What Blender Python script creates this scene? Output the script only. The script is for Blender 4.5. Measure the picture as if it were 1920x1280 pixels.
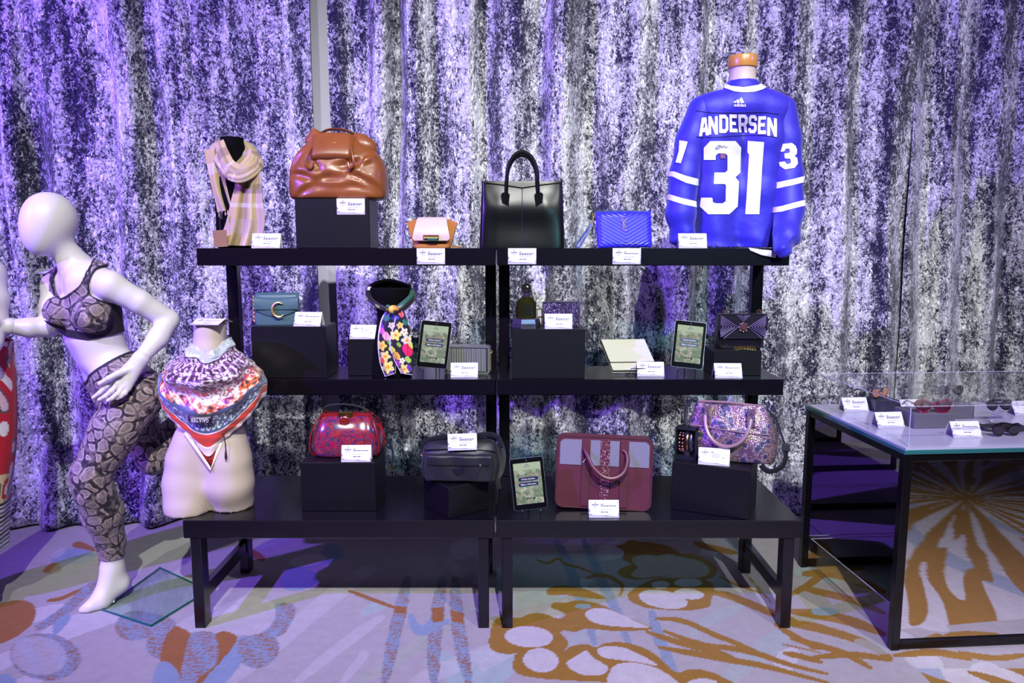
import bpy, math, random
import numpy as np
from mathutils import Vector, Matrix, Euler

for o in list(bpy.data.objects):
    bpy.data.objects.remove(o, do_unlink=True)
SC = bpy.context.scene
COL = SC.collection
random.seed(7)
RNG = np.random.default_rng(11)
PI = math.pi

# ------------------------------------------------------------------ camera
CAM_H, F_PX, HORIZON = 1.5, 1400.0, 460.0
PITCH = math.atan((640 - HORIZON) / F_PX)
cd = bpy.data.cameras.new('camera')
cd.sensor_width = 36.0
cd.lens = F_PX / 1920 * 36.0
cd.clip_start = 0.05
cam = bpy.data.objects.new('camera', cd)
COL.objects.link(cam)
cam.location = (0, 0, CAM_H)
cam.rotation_euler = (PI / 2 - PITCH, 0, 0)
SC.camera = cam

# ------------------------------------------------------------------ world, lights, exposure
w = bpy.data.worlds.new('hall_ambient')
SC.world = w
w.use_nodes = True
w.node_tree.nodes['Background'].inputs[0].default_value = (0.30, 0.27, 0.42, 1)
w.node_tree.nodes['Background'].inputs[1].default_value = 0.05

def spot(name, loc, target, watts, color, size_deg, blend=0.5, radius=0.06):
    ld = bpy.data.lights.new(name, 'SPOT')
    ld.energy = watts; ld.color = color
    ld.spot_size = math.radians(size_deg); ld.spot_blend = blend
    ld.shadow_soft_size = radius
    ob = bpy.data.objects.new(name, ld)
    COL.objects.link(ob)
    ob.location = loc
    d = Vector(target) - Vector(loc)
    ob.rotation_euler = d.to_track_quat('-Z', 'Y').to_euler()
    return ob

spot('ceiling_spot_white', (0.55, -2.7, 6.1), (0.15, 3.4, 0.75), 2750, (0.98, 1.0, 0.95), 45, 0.85, 0.05)
spot('ceiling_spot_white_side', (3.3, -2.2, 6.1), (1.9, 3.4, 1.1), 1150, (0.96, 1.0, 0.98), 48, 0.7, 0.06)
spot('added_fill_spot_left', (-2.2, -2.6, 6.1), (-1.7, 3.7, 1.15), 950, (0.98, 1.0, 0.97), 34, 0.85, 0.06)  # added lamp, whitens the left curtain, mannequin and floor
spot('ceiling_spot_violet', (-5.0, 0.0, 3.8), (-0.4, 3.9, 1.5), 2850, (0.25, 0.10, 1.0), 58, 0.7, 0.06)
spot('ceiling_spot_violet_far', (4.7, 1.2, 3.9), (1.2, 4.0, 1.7), 260, (0.28, 0.12, 1.0), 56, 0.8, 0.08)
spot('ceiling_spot_teal', (2.2, -3.0, 3.4), (0.45, 3.9, 0.6), 420, (0.25, 0.85, 1.0), 20, 0.8, 0.10)
SC.view_settings.view_transform = 'Standard'
SC.view_settings.look = 'None'
SC.view_settings.gamma = 1.0
SC.view_settings.use_curve_mapping = False
SC.view_settings.exposure = 0.0

# ------------------------------------------------------------------ measuring helpers
def ray(u, v):
    dx = (u - 960) / F_PX; dy = -(v - 640) / F_PX
    return np.array([dx, math.cos(PITCH) + dy * math.sin(PITCH), -math.sin(PITCH) + dy * math.cos(PITCH)])
def at(u, v, Y):
    r = ray(u, v); return r * (Y / r[1]) + np.array([0, 0, CAM_H])
def on(u, v, Z=0.0):
    r = ray(u, v); return r * ((Z - CAM_H) / r[2]) + np.array([0, 0, CAM_H])

# ------------------------------------------------------------------ mesh helpers
class MB:
    def __init__(s): s.v = []; s.f = []
    def add(s, v, f):
        n = len(s.v)
        s.v.extend([tuple(map(float, p)) for p in v])
        s.f.extend([tuple(int(i) + n for i in q) for q in f])
        return s
    def box(s, x0, x1, y0, y1, z0, z1, b=0.0):
        if b <= 0:
            v = [(x, y, z) for z in (z0, z1) for y in (y0, y1) for x in (x0, x1)]
            return s.add(v, [(0, 2, 3, 1), (4, 5, 7, 6), (0, 1, 5, 4), (2, 6, 7, 3), (0, 4, 6, 2), (1, 3, 7, 5)])
        cx, cy, cz = (x0 + x1) / 2, (y0 + y1) / 2, (z0 + z1) / 2
        hx, hy, hz = (x1 - x0) / 2, (y1 - y0) / 2, (z1 - z0) / 2
        b = min(b, hx * .98, hy * .98, hz * .98)
        v = []; idx = {}
        for sx in (-1, 1):
            for sy in (-1, 1):
                for sz in (-1, 1):
                    for k in range(3):
                        p = [sx * hx, sy * hy, sz * hz]
                        for j in range(3):
                            if j != k: p[j] -= (sx, sy, sz)[j] * b
                        idx[(sx, sy, sz, k)] = len(v); v.append((cx + p[0], cy + p[1], cz + p[2]))
        f = []
        def q(*keys): f.append(tuple(idx[k] for k in keys))
        for sgn in (-1, 1):
            a = [(sgn, -1, -1, 0), (sgn, 1, -1, 0), (sgn, 1, 1, 0), (sgn, -1, 1, 0)]; q(*(a if sgn > 0 else a[::-1]))
            a = [(-1, sgn, -1, 1), (1, sgn, -1, 1), (1, sgn, 1, 1), (-1, sgn, 1, 1)]; q(*(a[::-1] if sgn > 0 else a))
            a = [(-1, -1, sgn, 2), (1, -1, sgn, 2), (1, 1, sgn, 2), (-1, 1, sgn, 2)]; q(*(a if sgn > 0 else a[::-1]))
        for s1 in (-1, 1):
            for s2 in (-1, 1):
                a = [(s1, s2, -1, 0), (s1, s2, 1, 0), (s1, s2, 1, 1), (s1, s2, -1, 1)]; q(*(a if s1 * s2 < 0 else a[::-1]))
                a = [(s1, -1, s2, 0), (s1, 1, s2, 0), (s1, 1, s2, 2), (s1, -1, s2, 2)]; q(*(a if s1 * s2 > 0 else a[::-1]))
                a = [(-1, s1, s2, 1), (1, s1, s2, 1), (1, s1, s2, 2), (-1, s1, s2, 2)]; q(*(a if s1 * s2 < 0 else a[::-1]))
        for sx in (-1, 1):
            for sy in (-1, 1):
                for sz in (-1, 1):
                    a = [(sx, sy, sz, 0), (sx, sy, sz, 1), (sx, sy, sz, 2)]; q(*(a if sx * sy * sz > 0 else a[::-1]))
        return s.add(v, f)
    def rings(s, R, cap=True, closed=True):
        m = len(R[0]); v = [p for r in R for p in r]; f = []
        for i in range(len(R) - 1):
            for j in range(m if closed else m - 1):
                k = (j + 1) % m
                f.append((i * m + j, i * m + k, (i + 1) * m + k, (i + 1) * m + j))
        if cap:
            f.append(tuple(range(m))[::-1]); f.append(tuple((len(R) - 1) * m + j for j in range(m)))
        return s.add(v, f)
    def lathe(s, prof, seg=28, c=(0, 0, 0), cap=True):
        R = [[(c[0] + r * math.cos(2 * PI * j / seg), c[1] + r * math.sin(2 * PI * j / seg), c[2] + z) for j in range(seg)] for r, z in prof]
        return s.rings(R, cap)
    def tube(s, pts, rad, seg=8, closed=False, flat=1.0, up=(0, 0, 1)):
        P = [Vector(p) for p in pts]; n = len(P)
        rr = rad if hasattr(rad, '__len__') else [rad] * n
        R = []; prev = None
        for i in range(n):
            if closed: t = P[(i + 1) % n] - P[i - 1]
            else: t = P[min(i + 1, n - 1)] - P[max(i - 1, 0)]
            t = t.normalized() if t.length > 1e-9 else Vector((0, 0, 1))
            if prev is None:
                a = Vector(up); a = a - t * a.dot(t)
                if a.length < 1e-4: a = Vector((1, 0, 0)) - t * t.x
                if a.length < 1e-4: a = Vector((0, 1, 0))
            else:
                a = prev - t * prev.dot(t)
            a.normalize(); prev = a; bb = t.cross(a)
            R.append([tuple(P[i] + a * (rr[i] * flat * math.cos(2 * PI * j / seg)) + bb * (rr[i] * math.sin(2 * PI * j / seg))) for j in range(seg)])
        if closed: R.append(R[0])
        return s.rings(R, not closed)
    def prism(s, poly, y0, y1):
        """polygon in (x, z) extruded along y; front is y0"""
        n = len(poly)
        v = [(x, y0, z) for x, z in poly] + [(x, y1, z) for x, z in poly]
        f = [tuple(range(n)), tuple(range(n, 2 * n))[::-1]] + [((i + 1) % n, i, n + i, n + (i + 1) % n) for i in range(n)]
        return s.add(v, f)
    def grid(s, fn, nu, nv):
        v = [fn(i / (nu - 1), j / (nv - 1)) for j in range(nv) for i in range(nu)]
        f = [(j * nu + i, j * nu + i + 1, (j + 1) * nu + i + 1, (j + 1) * nu + i) for j in range(nv - 1) for i in range(nu - 1)]
        return s.add(v, f)
    def sphere(s, c, r, seg=16, rings=10, sc=(1, 1, 1)):
        R = []
        for i in range(rings + 1):
            a = PI * (i + .02) / (rings + .04) - PI / 2
            R.append([(c[0] + r * sc[0] * math.cos(a) * math.cos(2 * PI * j / seg), c[1] + r * sc[1] * math.cos(a) * math.sin(2 * PI * j / seg), c[2] + r * sc[2] * math.sin(a)) for j in range(seg)])
        return s.rings(R, True)
    def torus(s, c, R, r, axis='y', seg=20, sub=8, arc=(0, 2 * PI), sx=1.0, sz=1.0):
        full = abs(arc[1] - arc[0] - 2 * PI) < 1e-6
        n = seg if full else seg + 1
        P = []
        for i in range(n):
            a = arc[0] + (arc[1] - arc[0]) * i / seg
            x, z = R * sx * math.cos(a), R * sz * math.sin(a)
            P.append({'y': (c[0] + x, c[1], c[2] + z), 'x': (c[0], c[1] + x, c[2] + z), 'z': (c[0] + x, c[1] + z, c[2])}[axis])
        return s.tube(P, r, sub, closed=full)
    def move(s, fn):
        s.v = [tuple(fn(*p)) for p in s.v]; return s
    def rot(s, axis, deg, c=(0, 0, 0)):
        M = Matrix.Rotation(math.radians(deg), 3, axis); c = Vector(c)
        s.v = [tuple(M @ (Vector(p) - c) + c) for p in s.v]; return s
    def build(s, name, mat, parent=None, smooth=True, sharp=35, loc=None, rz=0, cols=None, mod=None):
        return make(name, s.v, s.f, mat, parent, smooth, sharp, loc, rz, cols)

def make(name, v, f, mat, parent=None, smooth=True, sharp=35, loc=None, rz=0, cols=None):
    me = bpy.data.meshes.new(name)
    if isinstance(v, np.ndarray): v = v.tolist()
    if isinstance(f, np.ndarray): f = f.tolist()
    me.from_pydata(v, [], f)
    me.update()
    if smooth:
        me.polygons.foreach_set('use_smooth', [True] * len(me.polygons))
        if sharp and sharp < 180:
            try: me.set_sharp_from_angle(angle=math.radians(sharp))
            except Exception: pass
    if cols is not None:
        ca = me.color_attributes.new('Col', 'FLOAT_COLOR', 'POINT')
        c = np.ones((len(v), 4), np.float32); c[:, :3] = cols
        ca.data.foreach_set('color', c.ravel())
    if mat: me.materials.append(mat)
    ob = bpy.data.objects.new(name, me)
    COL.objects.link(ob)
    if parent: ob.parent = parent
    if loc is not None: ob.location = loc
    if rz: ob.rotation_euler = (0, 0, rz)
    return ob

def tag(o, label, cat, group=None, kind=None):
    o['label'] = label
    if cat: o['category'] = cat
    if group: o['group'] = group
    if kind: o['kind'] = kind
    return o
def struct(o, label=None):
    o['kind'] = 'structure'
    if label: o['label'] = label
    return o
def thing(name, label, cat, loc=(0, 0, 0), rz=0, group=None, rx=0, ry=0):
    o = bpy.data.objects.new(name, None)
    o.empty_display_size = .05
    COL.objects.link(o)
    o.location = tuple(loc); o.rotation_euler = (rx, ry, rz)
    return tag(o, label, cat, group)

# -- superellipse ring lofts (bags)
def sering(a, b, n, seg=48, cx=0, cy=0, z=0):
    r = []
    for j in range(seg):
        t = 2 * PI * j / seg
        c, s_ = math.cos(t), math.sin(t)
        r.append((cx + a * math.copysign(abs(c) ** (2 / n), c), cy + b * math.copysign(abs(s_) ** (2 / n), s_), z))
    return r
def spl(keys, t):
    """Catmull-Rom through rows of numbers; t in 0..1 over index"""
    K = np.array(keys, float); n = len(K) - 1
    x = t * n; i = min(int(x), n - 1); u = x - i
    p0, p1, p2, p3 = K[max(i - 1, 0)], K[i], K[i + 1], K[min(i + 2, n)]
    return .5 * ((2 * p1) + (p2 - p0) * u + (2 * p0 - 5 * p1 + 4 * p2 - p3) * u * u + (3 * p1 - p0 - 3 * p2 + p3) * u ** 3)
def loft(keys, steps=24, seg=48, smooth=True):
    """keys rows (z, a, b, n, cx, cy)"""
    m = MB(); R = []
    if smooth:
        for i in range(steps + 1):
            z, a, b, n, cx, cy = spl(keys, i / steps)
            R.append(sering(max(a, 1e-4), max(b, 1e-4), max(n, 1.2), seg, cx, cy, z))
    else:
        for z, a, b, n, cx, cy in keys: R.append(sering(a, b, n, seg, cx, cy, z))
    return m.rings(R)
def curve(keys, n=24):
    return [tuple(spl(keys, i / (n - 1))) for i in range(n)]

# -- signed distance bodies and surface nets
def smin(a, b, k):
    h = np.clip(.5 + .5 * (b - a) / k, 0, 1)
    return b + (a - b) * h - k * h * (1 - h)
def cone(P, a, b, ra, rb, sc=None):
    a = np.array(a, float); b = np.array(b, float); ab = b - a
    t = np.clip(((P - a) @ ab) / (ab @ ab + 1e-12), 0, 1)
    return np.linalg.norm(P - (a + t[:, None] * ab), axis=1) - (ra + (rb - ra) * t)
def ell(P, c, r, M=None):
    q = P - np.array(c, float)
    if M is not None: q = q @ M
    r = np.array(r, float)
    k0 = np.linalg.norm(q / r, axis=1); k1 = np.linalg.norm(q / (r * r), axis=1) + 1e-9
    return k0 * (k0 - 1) / k1
def axes(fx, fy, fz):
    """columns = local axes"""
    return np.array([fx, fy, fz], float).T
def grad(fn, V, e=1e-3):
    g = np.zeros_like(V)
    for k in range(3):
        d = np.zeros(3); d[k] = e
        g[:, k] = (fn(V + d) - fn(V - d)) / (2 * e)
    return g
def nets(fn, lo, hi, h, project=2):
    lo = np.array(lo, float); hi = np.array(hi, float)
    n = np.ceil((hi - lo) / h).astype(int) + 1
    xs = [lo[k] + h * np.arange(n[k]) for k in range(3)]
    G = np.empty(tuple(n), np.float32)
    yy, zz = np.meshgrid(xs[1], xs[2], indexing='ij')
    step = max(1, int(400000 // (n[1] * n[2])))
    for i in range(0, n[0], step):
        xx = xs[0][i:i + step]
        P = np.empty((len(xx), n[1], n[2], 3))
        P[..., 0] = xx[:, None, None]; P[..., 1] = yy; P[..., 2] = zz
        G[i:i + step] = fn(P.reshape(-1, 3)).reshape(len(xx), n[1], n[2])
    S = G < 0
    c = np.zeros(tuple(n - 1), np.int8)
    for dx in (0, 1):
        for dy in (0, 1):
            for dz in (0, 1):
                c += S[dx:n[0] - 1 + dx, dy:n[1] - 1 + dy, dz:n[2] - 1 + dz]
    act = (c > 0) & (c < 8)
    I = np.argwhere(act); idm = -np.ones(act.shape, np.int64); idm[act] = np.arange(len(I))
    acc = np.zeros((len(I), 3)); cnt = np.zeros(len(I))
    cor = [(a, b, d) for a in (0, 1) for b in (0, 1) for d in (0, 1)]
    for p in cor:
        for k in range(3):
            if p[k]: continue
            q = list(p); q[k] = 1
            g0 = G[I[:, 0] + p[0], I[:, 1] + p[1], I[:, 2] + p[2]].astype(float)
            g1 = G[I[:, 0] + q[0], I[:, 1] + q[1], I[:, 2] + q[2]].astype(float)
            m = (g0 < 0) != (g1 < 0)
            t = np.where(m, g0 / np.where(m, g0 - g1, 1), 0)
            pos = np.tile(np.array(p, float), (len(I), 1)); pos[:, k] += t
            acc[m] += pos[m]; cnt[m] += 1
    V = lo + h * (I + acc / cnt[:, None])
    faces = []
    for k in range(3):
        a, b = [(1, 2), (2, 0), (0, 1)][k]
        sl0 = [slice(1, n[j] - 1) for j in range(3)]; sl0[k] = slice(0, n[k] - 1)
        sl1 = list(sl0); sl1[k] = slice(1, n[k])
        s0 = S[tuple(sl0)]; s1 = S[tuple(sl1)]
        E = np.argwhere(s0 != s1)
        if len(E) == 0: continue
        off = np.array([1, 1, 1]); off[k] = 0
        E = E + off
        flip = ~S[E[:, 0], E[:, 1], E[:, 2]]
        def cell(da, db):
            q = E.copy(); q[:, a] -= da; q[:, b] -= db
            return idm[q[:, 0], q[:, 1], q[:, 2]]
        Q = np.stack([cell(1, 1), cell(0, 1), cell(0, 0), cell(1, 0)], 1)
        Q[flip] = Q[flip][:, ::-1]
        faces.append(Q)
    Fq = np.concatenate(faces)
    Fq = Fq[(Fq >= 0).all(1)]
    for _ in range(project):
        g = grad(fn, V); d = fn(V)
        V = V - g * (d / np.maximum((g * g).sum(1), .25))[:, None] * .9
    return V, Fq
def tris(Fq):
    Fq = np.asarray(Fq)
    return np.concatenate([Fq[:, [0, 1, 2]], Fq[:, [0, 2, 3]]]) if Fq.shape[1] == 4 else Fq
def clip(V, T, g, A=None):
    """keep g>0 of a triangle mesh, cutting the crossing triangles"""
    V = np.asarray(V, float); T = tris(T); s = g > 0; k = s[T].sum(1)
    out = [T[k == 3]]; nv = [V]; base = len(V); cache = {}; new = []; nt = []; newA = []
    def cut(i, j):
        key = (i, j) if i < j else (j, i)
        if key not in cache:
            a, b = key; t = g[a] / (g[a] - g[b])
            cache[key] = base + len(new); new.append(V[a] + t * (V[b] - V[a]))
            if A is not None: newA.append(A[a] + t * (A[b] - A[a]))
        return cache[key]
    for t in T[(k == 1) | (k == 2)]:
        a, b, c = map(int, t)
        n1 = s[[a, b, c]].sum()
        while s[a] != (n1 == 1) or (s[b] == s[a]) or (s[c] == s[a]): a, b, c = b, c, a
        ab, ac = cut(a, b), cut(a, c)
        if n1 == 1: nt.append((a, ab, ac))
        else: nt.append((ab, b, c)); nt.append((ab, c, ac))
    VV = np.vstack([V] + ([np.array(new)] if new else []))
    TT = np.vstack([out[0]] + ([np.array(nt)] if nt else [])) if (len(out[0]) or nt) else np.zeros((0, 3), int)
    used = np.unique(TT); rm = -np.ones(len(VV), int); rm[used] = np.arange(len(used))
    if A is not None:
        AA = np.vstack([A] + ([np.array(newA)] if newA else []))
        return VV[used], rm[TT], AA[used]
    return VV[used], rm[TT]
def shell(fn, V, T, off, g):
    """a skin lying `off` outside a body, kept where g(V) > 0"""
    n = grad(fn, V); n /= np.linalg.norm(n, axis=1)[:, None] + 1e-9
    return clip(V + n * off, T, g(V))
def thick(V, T, d, fn=None):
    """give an open sheet a thickness by adding an inner copy and rim"""
    V = np.asarray(V); T = tris(T)
    e = {}
    for t in T:
        for i in range(3):
            a, b = int(t[i]), int(t[(i + 1) % 3]); e[(a, b)] = e.get((a, b), 0) + 1
    nrm = np.zeros_like(V)
    fnm = np.cross(V[T[:, 1]] - V[T[:, 0]], V[T[:, 2]] - V[T[:, 0]])
    for i in range(3): np.add.at(nrm, T[:, i], fnm)
    nrm /= np.linalg.norm(nrm, axis=1)[:, None] + 1e-12
    n = len(V); W = V - nrm * d
    F = [T, T[:, ::-1] + n]
    rim = [(b, a, a + n) for (a, b) in e if (b, a) not in e] + [(b, a + n, b + n) for (a, b) in e if (b, a) not in e]
    if rim: F.append(np.array(rim))
    return np.vstack([V, W]), np.vstack(F)
def poly_sdf(P, polys):
    """signed distance (positive inside, even-odd) of 2D points to a set of polygons"""
    d = np.full(len(P), 1e9); ins = np.zeros(len(P), bool)
    for poly in polys:
        A = np.array(poly, float); B = np.roll(A, -1, axis=0)
        for a, b in zip(A, B):
            ab = b - a; t = np.clip(((P - a) @ ab) / (ab @ ab + 1e-15), 0, 1)
            d = np.minimum(d, np.hypot(*(P - a - t[:, None] * ab).T))
            c = (a[1] > P[:, 1]) != (b[1] > P[:, 1])
            with np.errstate(divide='ignore', invalid='ignore'):
                xi = a[0] + (P[:, 1] - a[1]) / (b[1] - a[1] + 1e-15) * ab[0]
            ins ^= c & (P[:, 0] < xi)
    return np.where(ins, d, -d)
def decal(polys, surf, res):
    """flat polygons (x, z) laid on a surface: surf(xz array) -> xyz array"""
    A = np.vstack([np.array(p) for p in polys]); lo = A.min(0) - res; hi = A.max(0) + res
    nx, nz = np.ceil((hi - lo) / res).astype(int) + 1
    gx, gz = np.meshgrid(np.linspace(lo[0], hi[0], nx), np.linspace(lo[1], hi[1], nz))
    P = np.stack([gx.ravel(), gz.ravel()], 1)
    i = np.arange(nx * nz).reshape(nz, nx)
    Q = np.stack([i[:-1, :-1].ravel(), i[:-1, 1:].ravel(), i[1:, 1:].ravel(), i[1:, :-1].ravel()], 1)
    V2, T = clip(np.column_stack([P, np.zeros(len(P))]), Q, poly_sdf(P, polys))
    return surf(V2[:, :2]), T
_tx = {}
def text2d(s, size, bold=0.0, align='CENTER'):
    key = (s, round(size, 5), bold, align)
    if key in _tx: return _tx[key]
    cu = bpy.data.curves.new('t', 'FONT'); cu.body = s; cu.size = size; cu.align_x = align; cu.align_y = 'CENTER'
    cu.offset = bold; cu.resolution_u = 2
    ob = bpy.data.objects.new('t', cu); COL.objects.link(ob)
    dg = bpy.context.evaluated_depsgraph_get()
    me = ob.evaluated_get(dg).to_mesh()
    v = [tuple(p.co) for p in me.vertices]; f = [tuple(p.vertices) for p in me.polygons]
    ob.evaluated_get(dg).to_mesh_clear()
    bpy.data.objects.remove(ob, do_unlink=True); bpy.data.curves.remove(cu)
    _tx[key] = (v, f); return v, f
def add_text(m, s, x, z, size, y, bold=0.0, align='CENTER', slant=0.0, flip=False):
    v, f = text2d(s, size, bold, align)
    m.add([(x + p[0] + slant * p[1], y, z + p[1]) for p in v], f)
    return m

# ------------------------------------------------------------------ materials
def C(r, g, b):
    l = lambda c: (c / 255) / 12.92 if c / 255 <= .04045 else ((c / 255 + .055) / 1.055) ** 2.4
    return (l(r), l(g), l(b))
class NT:
    def __init__(s, name):
        s.m = bpy.data.materials.new(name); s.m.use_nodes = True
        s.t = s.m.node_tree; s.b = s.t.nodes['Principled BSDF']
    def n(s, typ, **kw):
        nd = s.t.nodes.new(typ)
        for k, v in kw.items():
            if k in nd.inputs.keys() if isinstance(k, str) else False: nd.inputs[k].default_value = v
            else: setattr(nd, k, v)
        return nd
    def set(s, nd, **kw):
        for k, v in kw.items(): nd.inputs[k.replace('_', ' ')].default_value = v
        return nd
    def l(s, a, b): s.t.links.new(a, b)
    def coord(s, scale=(1, 1, 1), src='Object', rot=(0, 0, 0)):
        tc = s.n('ShaderNodeTexCoord'); mp = s.n('ShaderNodeMapping')
        mp.inputs['Scale'].default_value = scale; mp.inputs['Rotation'].default_value = rot
        s.l(tc.outputs[src], mp.inputs[0]); return mp.outputs[0]
    def noise(s, vec, scale, detail=3, rough=.55, dist=0):
        nd = s.n('ShaderNodeTexNoise'); s.l(vec, nd.inputs['Vector'])
        nd.inputs['Scale'].default_value = scale; nd.inputs['Detail'].default_value = detail
        nd.inputs['Roughness'].default_value = rough; nd.inputs['Distortion'].default_value = dist
        return nd.outputs[0]
    def voro(s, vec, scale, feat='F1', out='Distance', rnd=1.0):
        nd = s.n('ShaderNodeTexVoronoi'); nd.feature = feat; s.l(vec, nd.inputs['Vector'])
        nd.inputs['Scale'].default_value = scale; nd.inputs['Randomness'].default_value = rnd
        return nd.outputs[out]
    def ramp(s, fac, stops, interp='LINEAR'):
        nd = s.n('ShaderNodeValToRGB'); s.l(fac, nd.inputs[0]); e = nd.color_ramp.elements
        nd.color_ramp.interpolation = interp
        while len(e) < len(stops): e.new(.5)
        for el, (p, c) in zip(e, stops):
            el.position = p; el.color = (c, c, c, 1) if not hasattr(c, '__len__') else (*c[:3], 1)
        return nd.outputs[0]
    def mix(s, fac, a, b, mode='MIX'):
        nd = s.n('ShaderNodeMix'); nd.data_type = 'RGBA'; nd.blend_type = mode
        for sock, val in ((nd.inputs[0], fac), (nd.inputs[6], a), (nd.inputs[7], b)):
            if hasattr(val, 'links') or isinstance(val, bpy.types.NodeSocket): s.l(val, sock)
            elif hasattr(val, '__len__'): sock.default_value = (*val[:3], 1)
            else: sock.default_value = val
        return nd.outputs[2]
    def math(s, op, a, b=0.0):
        nd = s.n('ShaderNodeMath'); nd.operation = op
        for sock, val in ((nd.inputs[0], a), (nd.inputs[1], b)):
            if isinstance(val, bpy.types.NodeSocket): s.l(val, sock)
            else: sock.default_value = val
        return nd.outputs[0]
    def bump(s, h, strength=.3, dist=.01):
        nd = s.n('ShaderNodeBump'); nd.inputs['Strength'].default_value = strength; nd.inputs['Distance'].default_value = dist
        s.l(h, nd.inputs['Height']); s.l(nd.outputs[0], s.b.inputs['Normal']); return nd
    def col(s, c):
        if isinstance(c, bpy.types.NodeSocket): s.l(c, s.b.inputs['Base Color'])
        else: s.b.inputs['Base Color'].default_value = (*c[:3], 1)
        return s
    def p(s, **kw):
        for k, v in kw.items():
            sock = s.b.inputs[{'rough': 'Roughness', 'metal': 'Metallic', 'spec': 'Specular IOR Level', 'coat': 'Coat Weight', 'coatr': 'Coat Roughness', 'sheen': 'Sheen Weight', 'sheenr': 'Sheen Roughness', 'trans': 'Transmission Weight', 'ior': 'IOR', 'alpha': 'Alpha', 'emit': 'Emission Strength', 'aniso': 'Anisotropic'}[k]]
            if isinstance(v, bpy.types.NodeSocket): s.l(v, sock)
            else: sock.default_value = v
        return s
def mat(name, c, rough=.5, metal=0.0, spec=.5, coat=0.0, sheen=0.0, grain=None, bump=None, vary=.0):
    t = NT(name); t.p(rough=rough, metal=metal, spec=spec, coat=coat, sheen=sheen)
    vec = t.coord()
    if vary:
        nz = t.noise(vec, grain or 30, 4)
        t.col(t.mix(nz, tuple(x * (1 - vary) for x in c), tuple(min(1, x * (1 + vary)) for x in c)))
    else: t.col(c)
    if bump: t.bump(t.noise(vec, bump[0], 4), bump[1], bump[2] if len(bump) > 2 else .002)
    return t.m
def vmat(name, rough=.6, sheen=0.0, weave=None, spec=.5, coat=0.0, metal=0.0):
    """material reading the printed colours stored on the mesh"""
    t = NT(name); a = t.n('ShaderNodeVertexColor'); a.layer_name = 'Col'
    t.p(rough=rough, sheen=sheen, spec=spec, coat=coat, metal=metal)
    c = a.outputs[0]
    vec = t.coord()
    if weave:
        nz = t.noise(vec, weave, 2)
        c = t.mix(1.0, c, t.ramp(nz, [(.25, .78), (.75, 1.0)]), 'MULTIPLY')
        t.bump(nz, .2, .001)
    t.col(c); return t.m

M = {}
M['black_wood'] = mat('black_stained_wood', C(12, 9, 17), .22, spec=.55, grain=40, vary=.25, bump=(160, .05, .001))
M['black_box'] = mat('black_matte_laminate', C(12, 10, 16), .40, spec=.35, grain=50, vary=.2)
M['mannequin'] = mat('mannequin_white_gloss', C(212, 206, 209), .40, spec=.5, coat=.1)
M['form'] = mat('bust_form_cream', C(188, 172, 160), .5, bump=(300, .05, .001))
M['card'] = mat('card_white', C(208, 206, 211), .7)
M['ink'] = mat('card_print_grey', C(70, 70, 84), .7)
M['ink_pale'] = mat('card_print_pale_grey', C(150, 148, 160), .7)
M['facet'] = mat('card_facet_print', C(160, 154, 172), .6)
M['facet2'] = mat('card_facet_print_dark', C(120, 116, 134), .6)
M['gold'] = mat('gold_metal', C(226, 184, 116), .32, .75)
M['brass'] = mat('brass_metal', C(190, 150, 84), .28, 1.0)
M['steel'] = mat('polished_steel', C(215, 215, 222), .18, 1.0)
M['wire'] = mat('black_wire', C(16, 15, 18), .35, .3)
M['black_leather'] = mat('black_smooth_leather', C(8, 8, 10), .30, spec=.22, coat=.0, bump=(240, .08, .001))
M['black_velvet'] = mat('black_bust_velvet', C(5, 4, 7), .95, spec=.1)
def glass(name, c, rough=0.0, ior=1.45):
    """thin clear sheet: tinted see-through with Fresnel reflections"""
    t = NT(name); t.t.nodes.remove(t.b)
    tr = t.n('ShaderNodeBsdfTransparent'); tr.inputs[0].default_value = (*c, 1)
    gl = t.n('ShaderNodeBsdfGlossy'); gl.inputs['Roughness'].default_value = rough; gl.inputs['Color'].default_value = (1, 1, 1, 1)
    lw = t.n('ShaderNodeLayerWeight'); lw.inputs[0].default_value = .5
    fr = t.math('ADD', t.math('MULTIPLY', t.math('POWER', lw.outputs['Facing'], 4.0), (ior - 1) * 1.4), (ior - 1) * .08)
    mx = t.n('ShaderNodeMixShader'); t.l(fr, mx.inputs[0]); t.l(tr.outputs[0], mx.inputs[1]); t.l(gl.outputs[0], mx.inputs[2])
    t.l(mx.outputs[0], t.t.nodes['Material Output'].inputs[0]); return t.m
M['glass'] = glass('clear_glass', (.90, .97, .95), 0, 1.35)
M['acrylic'] = glass('clear_acrylic', (.985, .985, .99), 0, 1.22)
M['mirror'] = mat('mirror', (.80, .78, .82), .015, 1.0)
# ================================================================== SETTING
# ------------------------------------------------------------------ carpet
BASE = np.array(C(156, 149, 152)); PALE = np.array(C(176, 171, 176)); OCHRE = np.array(C(138, 98, 16)); BLUE = np.array(C(122, 138, 160))
BROWN = np.array(C(138, 86, 34)); GREEN = np.array(C(150, 158, 142)); TEAL = np.array(C(148, 162, 162)); WHITE = np.array(C(178, 171, 175))
def to_px(X, Y):
    z = -CAM_H
    fwd = Y * math.cos(PITCH) - z * math.sin(PITCH)
    up = Y * math.sin(PITCH) + z * math.cos(PITCH)
    fwd = np.maximum(fwd, 1e-3)
    return 960 + F_PX * X / fwd, 640 - F_PX * up / fwd
def smoothpoly(pts, k=6):
    K = np.array(pts, float); n = len(K); out = []
    for i in range(n):
        p0, p1, p2, p3 = K[i - 1], K[i], K[(i + 1) % n], K[(i + 2) % n]
        for j in range(k):
            u = j / k
            out.append(.5 * ((2 * p1) + (p2 - p0) * u + (2 * p0 - 5 * p1 + 4 * p2 - p3) * u * u + (3 * p1 - p0 - 3 * p2 + p3) * u ** 3))
    return out
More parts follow.
